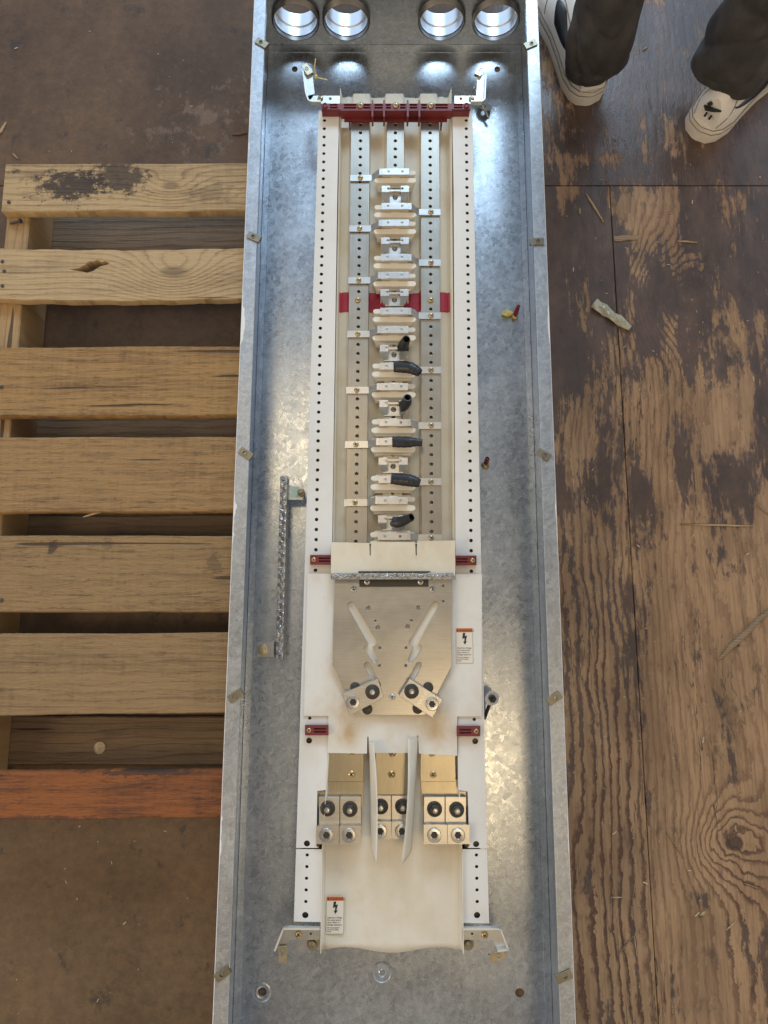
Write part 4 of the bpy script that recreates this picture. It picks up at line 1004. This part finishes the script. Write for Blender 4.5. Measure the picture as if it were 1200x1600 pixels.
sleeve([(624, 636, zp+.001), (630, 634, zp+.003), (635, 629, zp+.013), (637, 621, zp+.028)], [.0075, .0095, .0085, .0068], 'short black rubber sleeve bent upward with a round open end, third sleeve from the top', [.5, .8, 1, 1])
sleeve([(613, 690.5, zp), (625, 690.5, zp+.001), (640, 691, zp+.004), (650, 691, zp+.004), (660, 691.5, zp+.004)], [.0080, .0092, .0085, .0068, .0062], 'long straight black rubber sleeve lying level to the right, longest of the six sleeves', [.5, .7, .8, .85, .85])
sleeve([(611, 748, zp), (622, 749, zp+.001), (638, 750.5, zp+.005), (647, 752.5, zp+.007), (656, 755, zp+.008)], [.0078, .0090, .0098, .0090, .0066], 'black rubber sleeve lying right with a pinched angular end, second sleeve from the bottom', [.5, .7, .75, .8, .8])
sleeve([(612, 814.5, zp-.001), (622, 816, zp+.001), (632, 813, zp+.008), (643, 808, zp+.020)], [.0070, .0085, .0080, .0064], 'short curved black rubber sleeve, lowest of the six sleeves', [.5, .7, .9, 1])

# ------------------------------------------------------------------ loose bolts in the box
t = thing('washer_bolt', U(757, 166, hz), 'toggle bolt with a large grey washer lying under the top right bracket', 'bolt')
c = U(757, 166, .012)
b = MB(); b.lathe([(.0145, -.001), (.0145, .0008), (.004, .0008), (.004, -.001), (.0145, -.001)], 32, c, M=Matrix.Rotation(R(-24), 3, 'X') @ Matrix.Rotation(R(10), 3, 'Y'), cap=False); b.build('washer', M['galv_small'], t, smooth=False)
p0, p1 = U(743, 139, .022), U(763, 184, .014); d = (p1-p0); Mq = d.to_track_quat('Z', 'Y').to_matrix()
b = MB(); b.lathe([(.0028, 0), (.0028, d.length), (.002, d.length+.001)], 12, p0, M=Mq); b.build('shank', M['steel'], t, smooth=True)
b = MB(); b.lathe([(.0058, -.005), (.0066, -.003), (.0060, 0), (.003, .001)], 12, p0, M=Mq); b.build('head', M['galv_small'], t, smooth=True)
t = thing('washer_bolt', U(764, 1110, hz), 'bolt with a shiny washer under its dark hex head leaning beside the lower right rail', 'bolt')
p0, p1 = U(768.5, 1091, .052), U(757, 1122, .006); d = (p1-p0); Mq = d.to_track_quat('Z', 'Y').to_matrix()
Mw = Matrix.Rotation(R(14), 3, 'X') @ Matrix.Rotation(R(12), 3, 'Y')
b = MB(); b.lathe([(.0120, -.0008), (.0120, .0008), (.0035, .0008), (.0035, -.0008), (.0120, -.0008)], 32, p0, M=Mw, cap=False); b.build('washer', M['hub'], t)
b = MB(); b.lathe([(.0030, .001), (.0030, d.length)], 12, p0, M=Mq); b.build('shank', M['darksteel'], t, smooth=True)
b = MB(); b.lathe([(.0064, .0010), (.0064, .0052), (.0054, .0060)], 6, p0, M=Mw); b.lathe([(.0030, .006), (.0030, .010)], 12, p0, M=Mw); b.build('head', M['darksteel'], t)

# ------------------------------------------------------------------ the person at the top right
M['leather'] = simple('white_leather', (0.74, 0.70, 0.64), 0.45, var=0.08, scale=40, bump=0.05)
M['sole'] = simple('white_rubber_sole', (0.68, 0.63, 0.55), 0.55, var=0.12, scale=50)
M['lace'] = simple('white_lace', (0.72, 0.70, 0.67), 0.7, var=0.1, scale=300)
M['swoosh'] = simple('black_leather', (0.014, 0.014, 0.017), 0.45, bump=0.1)
M['stitch'] = simple('seam_shadow', (0.20, 0.16, 0.12), 0.7)
def denim():
    g = NG('black_denim'); w = g.noise(g.vec(g.x*900, g.y*900, g.z*300), 1.0, 2); f = g.noise(g.pos, 16, 5, 0.6)
    g.bump(w + f*2.0, 0.25, 0.0012)
    return g.done(g.mix((g.step(f, 0.35, 0.75) * 0.6 + (w - 0.5) * 0.5).clamp(), (0.028, 0.026, 0.026, 1), (0.088, 0.080, 0.077, 1)), 0.78)
M['denim'] = denim()
per = thing('person', U(1015, 120, 0), 'person in black jeans and white sneakers standing beside the top right of the box', 'person')

# shoe outline in its own frame: y = 0 heel .. 0.305 toe, +x = outer side
ST_ = [(0.000, .004, .0), (0.006, .022, .000), (0.020, .033, .0), (0.045, .0385, .001), (0.09, .0385, .001), (0.13, .040, .0015), (0.17, .0455, .003), (0.205, .0505, .002), (0.24, .0490, -.002), (0.27, .041, -.007), (0.292, .027, -.011), (0.303, .010, -.013)]
def shoe(mirror, loc, rot, label):
    sgn = -1 if mirror else 1
    X = Matrix.Translation(loc) @ Matrix.Rotation(rot, 4, 'Z') @ Matrix.Scale(1.08, 4)
    tr = lambda p: X @ Vector((p[0]*sgn, p[1], p[2]))
    # sole
    b = MB()
    def ringz(z, k): return [tr((x_c + hw*k*s_, y*(1 + .0*k) + (k-1)*0.0, z)) for y, hw, x_c, s_ in [(y, hw, xc, 1) for y, hw, xc in ST_] + [(y, hw, xc, -1) for y, hw, xc in ST_[::-1]]]
    b.loft([ringz(0.000, 1.00), ringz(0.004, 1.05), ringz(0.020, 1.05), ringz(0.0225, 1.03), ringz(0.024, 1.05), ringz(0.031, 1.03), ringz(0.033, 0.97)])
    so = b.build('sneaker', [M['sole']], per, smooth=True); so['label'] = label
    b = MB(); b.loft([ringz(0.0215, 1.058), ringz(0.0235, 1.058)], cap=False); b.loft([ringz(0.0320, 1.035), ringz(0.0336, 1.0)], cap=False); b.build('sole_seam', M['stitch'], so)
    # upper: rings along the length
    prof_h = [(0.006, .088), (0.020, .096), (0.045, .086), (0.085, .074), (0.115, .078), (0.15, .085), (0.19, .073), (0.22, .062), (0.25, .055), (0.275, .050), (0.292, .043)]
    rings = []; n = 20
    for y, h in prof_h:
        hw = next(lerp(a[1], c_[1], (y-a[0])/(c_[0]-a[0])) for a, c_ in zip(ST_, ST_[1:]) if a[0] <= y <= c_[0]) * .985
        xc = next(lerp(a[2], c_[2], (y-a[0])/(c_[0]-a[0])) for a, c_ in zip(ST_, ST_[1:]) if a[0] <= y <= c_[0])
        ring = []
        for k in range(n+1):
            a = math.pi*k/n; cx, sz = math.cos(a), math.sin(a)
            top = .62 if y < .10 else .50
            w_ = hw*(1 - (1-top)*sz**1.6)
            ring.append(tr((xc + w_*(abs(cx)**.75)*(1 if cx >= 0 else -1), y + (.006 if y < .03 else 0)*sz, .030 + (h-.030)*(sz**.75))))
        rings.append(ring)
    b = MB(); b.loft(rings, cap=True); up = b.build('upper', M['leather'], so, smooth=True)
    def surf(y, a, off=.0006):
        """point on the upper at length y, angle a from the outer side"""
        i = max(i for i in range(len(prof_h)-1) if prof_h[i][0] <= y + 1e-9); t_ = (y-prof_h[i][0])/(prof_h[i+1][0]-prof_h[i][0])
        k = a/math.pi*n; k0 = min(n-1, int(k)); f = k-k0
        p = rings[i][k0].lerp(rings[i][k0+1], f).lerp(rings[i+1][k0].lerp(rings[i+1][k0+1], f), t_)
        c_ = X @ Vector((0, y, .045)); return p + (p-c_).normalized()*off
    def patch(path, widths, name, mat, off=.0012):
        rows_ = []
        for (y, a), w in zip(path, widths): rows_.append([surf(y, max(.02, a-w), off), surf(y, a, off*1.6), surf(y, min(math.pi-.02, a+w), off)])
        b = MB(); b.loft(rows_, cap=False, closed=False); return b.build(name, mat, so, smooth=True, solid=.0012)
    def seam(path, r=.0009):
        pts = [surf(y, a, .0006) for y, a in path]
        b = MB(); b.loft([[p + Vector((math.cos(q)*r, math.sin(q)*r*.7, math.sin(q)*r)) for q in [2*math.pi*m/6 for m in range(6)]] for p in pts]); b.build('seam', M['stitch'], so)
    seam([(lerp(.008, .060, t), .10 + 1.0*t) for t in [i/10 for i in range(11)]]); seam([(lerp(.008, .060, t), 3.04 - 1.0*t) for t in [i/10 for i in range(11)]])
    seam([(lerp(.17, .205, t), .12 + .8*t) for t in [i/8 for i in range(9)]]); seam([(lerp(.03, .17, t), 1.0 - .15*math.sin(t*3.1)) for t in [i/12 for i in range(13)]])
    return so, surf, patch
rl = math.atan2(-(U(915, 150, .03) - U(872, 20, .03)).x, -(U(915, 150, .03) - U(872, 20, .03)).y)
dL = (U(868, 10, .0) - U(914, 163, .0)); aL = math.atan2(dL.y, dL.x) - math.pi/2
so, surf, patch = shoe(True, U(919, 165, 0), aL, 'left sneaker with a black curved mark on its outer side')
sw = [(.045 + .19*t, .22 + .95*abs(t-.22)**1.35) for t in [i/14 for i in range(15)]]
sw = []
for i in range(19):
    t = i/18                                                # tail near the heel, round belly, tip towards the laces
    y = lerp(.030, .185, t); a = 0.42 + 0.22*math.sin(t*3.0) - 0.0*t
    sw.append((y, a))
patch([(lerp(.020, .165, t), .74 - .28*math.sin(t*math.pi*.75) + .50*max(0, t-.55)**1.2) for t in [i/20 for i in range(21)]],
      [.02 + .36*(t**1.3)*(1 if t < .80 else max(0.05, 1-(t-.80)/.22)) for t in [i/20 for i in range(21)]], 'curved_mark', M['swoosh'])
for i in range(5):
    y0 = .165 + i*.019
    patch([(y0 + .012*abs(2*t-1), lerp(.95, 2.19, t)) for t in [k/8 for k in range(9)]], [.0]*9, 'lace', M['lace'])
for i in range(5):
    y0 = .165 + i*.019
    b = MB()
    pts = [surf(y0 + .010*abs(2*t-1), lerp(.98, 2.16, t), .0035) for t in [k/10 for k in range(11)]]
    rr_ = []
    for j, p in enumerate(pts):
        rr_.append([p + Vector((0, math.cos(q)*.004, math.sin(q)*.0022)) for q in [2*math.pi*m/8 for m in range(8)]])
    b.loft(rr_); b.build('lace', M['lace'], so, smooth=True)
# AIR lettering low on the heel side of the sole
Xl = Matrix.Translation(U(919, 165, 0)) @ Matrix.Rotation(aL, 4, 'Z')
me = text_mesh('AIR', .014)
me.transform(Xl @ Matrix.Translation((-.0392, .062, .012)) @ Matrix.Rotation(R(-90), 4, 'Z') @ Matrix.Rotation(R(90), 4, 'X') @ Matrix.Translation((0, 0, .0012)))
place('lettering', me, M['swoosh'], so)

dR = (U(1195, 95, 0) - U(1092, 215, 0)); aR = math.atan2(dR.y, dR.x) - math.pi/2
so2, surf2, patch2 = shoe(False, U(1083, 217, 0), aR, 'right sneaker seen from its heel with a small black mark on the heel tab')
patch2([(lerp(.035, .16, t), .55 - .25*math.sin(t*math.pi*.75) + .45*max(0, t-.55)**1.2) for t in [i/16 for i in range(17)]],
       [.02 + .36*(t**1.3)*(1 if t < .80 else max(0.05, 1-(t-.80)/.22)) for t in [i/16 for i in range(17)]], 'curved_mark', M['swoosh'])
# heel tab mark: a small check over two short bars
Xr = Matrix.Translation(U(1083, 217, 0)) @ Matrix.Rotation(aR, 4, 'Z')
b = MB()
def tabq(x0, z0, x1, z1, x2, z2, x3, z3):
    def q(x, z, o): return Xr @ Vector((x, -.0005 + (z-.05)*.32 - o, z))
    b.hexa([q(x, z, o) for o in (0, .004) for x, z in ((x0, z0), (x1, z1), (x2, z2), (x3, z3))])
tabq(-.016, .074, -.009, .069, .004, .074, .017, .082); tabq(-.013, .080, -.006, .077, -.004, .083, -.010, .085); tabq(-.006, .060, -.002, .060, -.003, .066, -.006, .066); tabq(.004, .060, .008, .060, .008, .066, .004, .066)
b.build('heel_mark', M['swoosh'], so2)

# jeans: two legs joined at the hips
def leg_rings(foot, knee, hip, hem, seed):
    rnd = random.Random(seed); rings = []; S_ = 96; N_ = 150
    for i in range(N_+1):
        t = i/N_
        z = lerp(hem, .84, t)
        if z < .47: k = (z-hem)/(.47-hem); c = Vector((lerp(foot.x, knee.x, k), lerp(foot.y, knee.y, k), z)); r = lerp(.044 if seed < 2 else .054, .068, k) + .006*math.sin(k*3.1)
        else: k = (z-.47)/.37; c = Vector((lerp(knee.x, hip.x, k), lerp(knee.y, hip.y, k), z)); r = lerp(.066, .090, k)
        ring = []
        for s_ in range(S_):
            a = 2*math.pi*s_/S_
            q1 = z*46 + 2.6*math.cos(a + seed) + 1.3*math.sin(2*a - seed) + seed; q2 = z*31 - 2.2*math.sin(a - seed*.7) + seed*2
            fold = .016*(abs(math.sin(q1*.5))**.6 - .65)*max(0, 1-z/.50) + .011*(abs(math.sin(q2*.5))**.6 - .65)*max(0, 1-z/.7) + .0035*math.sin(3*a + z*25 + seed) + .0015*math.sin(9*a - z*60)
            if z < hem + .016: fold = fold*.5 + .0022*(1 if z > hem + .003 else .4)
            fl_ = .010*max(0, 1-(z-hem)/.10)*(0.5+0.5*math.sin(2*a+seed))
            rr_ = r + fold + fl_
            ring.append(c + Vector((math.cos(a)*rr_, math.sin(a)*rr_*1.06, .012*math.sin(a + seed)*max(0, 1-(z-hem)/.12))))
        rings.append(ring)
    return rings
fL, fR = U(941, 76, .10), U(1143, 102, .10)
b = MB()
hipc = (fL + fR)/2 + Vector((0.02, .05, 0))
for f_, hx, sd in ((fL, -.085, 1.0), (fR, .085, 3.3)):
    rg_ = leg_rings(f_, f_ + Vector((-.055 if hx < 0 else -.012, .020, 0)), hipc + Vector((hx, 0, 0)), .070 if sd < 2 else .078, sd)
    b.loft(rg_, cap=False)
ring0 = []
def hipring(z, rx, ry): return [Vector((hipc.x + rx*math.cos(2*math.pi*k/96), hipc.y + .01 + ry*math.sin(2*math.pi*k/96), z)) for k in range(96)]
b.loft([hipring(.80, .150, .105), hipring(.86, .186, .125), hipring(.95, .180, .122), hipring(1.03, .165, .115)], cap=True)
b.build('jeans', M['denim'], per, smooth=True)

# ------------------------------------------------------------------ debris on the floor
chipm = wood('splinter_wood', (0.50, 0.36, 0.20), (0.30, 0.19, 0.10), 2.9, 60, .5, fuzz=.2)
greym = wood('grey_stick_wood', (0.33, 0.235, 0.15), (0.17, 0.115, 0.075), 3.9, 60, .5, fuzz=.2)
def splinter(p0, p1, w, label, mat=None, z=.0008, th=.0022, grp='loose wood splinters on the floor', name='wood_splinter', taper=.35):
    a, c = U(*p0, z), U(*p1, z); d = (c-a); L_ = d.length; d.normalize(); n = Vector((-d.y, d.x, 0)); rnd = random.Random(int(p0[0]*7 + p0[1])); rings = []
    for i in range(9):
        t = i/8; k = w*(1 - (1-taper)*abs(2*t-1)**2.2)*(1 + rnd.uniform(-.15, .15)); p = a + d*L_*t + n*rnd.uniform(-.1, .1)*w
        h = th*(.6 + .4*math.sin(t*3.14))
        rings.append([p - n*k/2, p + n*k/2, p + n*k*.42 + Vector((0, 0, h*.8)), p - n*k*.1 + Vector((0, 0, h)), p - n*k*.45 + Vector((0, 0, h*.6))])
    b = MB(); b.loft(rings); o = b.build(name, mat or chipm, None)
    return tag(o, label, 'wood splinter', grp)
splinter((915, 302), (943, 347), .0042, 'pale slim splinter lying just below the cross seam beside the steel box')
splinter((1062, 819), (1176, 822), .0034, 'long thin straw-coloured splinter lying level across the bare plywood')
splinter((1120, 1032), (1204, 950), .0095, 'thick grey-brown stick lying diagonally at the right edge of the photo', greym, th=.005)
splinter((959, 373), (998, 371), .0115, 'short flat brown wood scrap lying level right of the board joint', greym, th=.002, taper=.8)
splinter((1058, 377), (1090, 379), .0030, 'small thin splinter lying level to the right of the flat brown scrap')
splinter((1184, 789), (1204, 806), .0040, 'broken splinter at the right edge above the thick grey-brown stick', greym)
splinter((1041, 1300), (1069, 1341), .0022, 'fine dark splinter lying diagonally left of the round knot', greym)
splinter((1092, 1433), (1102, 1424), .0052, 'short blunt pale chip below the round knot')
splinter((1134, 1453), (1150, 1440), .0028, 'small pale splinter right of the blunt chip below the knot')
splinter((964, 1494), (989, 1462), .0022, 'fine brown splinter lying across the dark grain stripes at the bottom right', greym)
splinter((955, 1402), (972, 1402), .0022, 'tiny pale splinter lying level on the dark grain stripes')
splinter((1154, 1244), (1160, 1239), .0020, 'tiny pale splinter just above the round knot')
splinter((1050, 1565), (1051, 1590), .0030, 'short upright splinter at the bottom edge of the plywood', greym)
splinter((1163, 1380), (1186, 1388), .0018, 'hair-thin splinter under the round knot', greym)
splinter((-4, 214), (10, 191), .0058, 'orange-brown splinter at the left edge above the pallet')
splinter((362, 211), (387, 208), .0052, 'reddish brown chip of bark beside the left rim of the box above the pallet', wood('bark_chip', (0.20, 0.10, 0.06), (0.10, 0.05, 0.03), 1.0, 60, .5), taper=.1)
splinter((20, 240), (29, 249), .0040, 'small brown chip near the top left corner of the pallet', greym)
splinter((130, 808), (166, 797), .0036, 'pale splinter sticking out from the lower edge of a pallet slat', None, z=ZS - .006, grp='splinters on the pallet', th=.002)
splinter((1004, 79), (1012, 74), .0030, 'short white chip lying between the two sneakers')
splinter((905, 325), (906, 335), .0050, 'small greenish chip left of the pale slim splinter', simple('green_chip', (0.22, 0.24, 0.15), .7), grp=None)
# crumpled clear plastic strip
gpl = NG('cloudy_plastic'); nn = gpl.noise(gpl.pos, 90, 4); 
M['plastic'] = gpl.done(gpl.mix(gpl.step(nn, .4, .7), (0.55, 0.52, 0.38, 1), (0.42, 0.38, 0.25, 1)), 0.18, 0.0, Transmission_Weight=0.25)
a, c = U(927, 474, .002), U(984, 514, .002); d = c-a; n = Vector((-d.y, d.x, 0)).normalized()
def fnp(u, v):
    w = lerp(.022, .016, v)*(1 + .03*math.sin(v*11) - .25*max(0, v-.85)/.15); p = a + d*v + n*(u-.5)*w
    return p + Vector((0, 0, .002 + .002*math.sin(u*3.14) + .0014*math.sin(v*14 + u*4) + .0018*abs(math.sin(v*9 + u*5)) + .0008*math.sin(v*31)))
b = MB(); b.grid(fnp, 10, 36); o = b.build('plastic_strip', M['plastic'], None, smooth=True, solid=.0006)
tag(o, 'crumpled strip of cloudy clear plastic on the worn plywood', 'plastic strip')
# disc lying between the pallet boards
c = U(156, 1168, .0165)
b = MB(); b.lathe([(.0098, 0), (.0100, .0006), (.0100, .0013), (.0092, .0017), (.0087, .0012), (.0002, .0012)], 32, c)
random.seed(5)
for k in range(14):
    a_ = random.uniform(0, 6.3); r_ = random.uniform(0, .006); b.lathe([(random.uniform(.0008, .002), 0), (.0006, .0005)], 7, c + Vector((math.cos(a_)*r_, math.sin(a_)*r_, .0012)))
o = b.build('metal_disc', simple('tarnished_disc', (0.42, 0.34, 0.25), .45, .7, .35, 300), None, smooth=True)
tag(o, 'round tarnished coin-like disc in the gap above the reddish pallet slat', 'metal disc')
# yellow frayed tie at the top left bracket
b = MB(); pts = [U(493, 92, .105), U(491.5, 105, .098), U(493, 115, .088), U(494, 121, .082), U(500, 122, .080), U(511, 124.5, .079)]
rr_ = [[p + Vector((math.cos(q)*.0009, math.sin(q)*.0009, 0)) for q in [2*math.pi*m/6 for m in range(6)]] for p in pts]
b.loft(rr_); b.lathe([(.0025, -.003), (.0040, 0), (.0022, .004)], 8, U(494, 120, .083))
o = b.build('yellow_thread', M['yellow'], None, smooth=True); tag(o, 'frayed yellow thread caught on the clip of the top left bracket', 'thread')
# sawdust and crumbs
random.seed(21); b = MB()
for k in range(170):
    if random.random() < .80: px, py = random.uniform(880, 1200), random.uniform(230, 1600)
    else: px, py = random.uniform(0, 330), random.choice([random.uniform(0, 245), random.uniform(1290, 1600)])
    p = U(px, py, .0003); s_ = random.uniform(.0002, .0006)*(1 if random.random() < .9 else 1.8); a_ = random.uniform(0, 3.14); L_ = s_*random.uniform(1.5, 5)
    ca, sa = math.cos(a_), math.sin(a_)
    b.hexa([p + Vector((ca*x*L_ - sa*y*s_, sa*x*L_ + ca*y*s_, z*s_)) for z in (0, 1) for x, y in ((-1, -1), (1, -1), (1, 1), (-1, 1))])
o = b.build('sawdust', simple('sawdust_crumbs', (0.50, 0.40, 0.28), .8, var=.4, scale=90), None)
tag(o, 'pale sawdust crumbs scattered over the plywood floor', 'sawdust', kind='stuff')
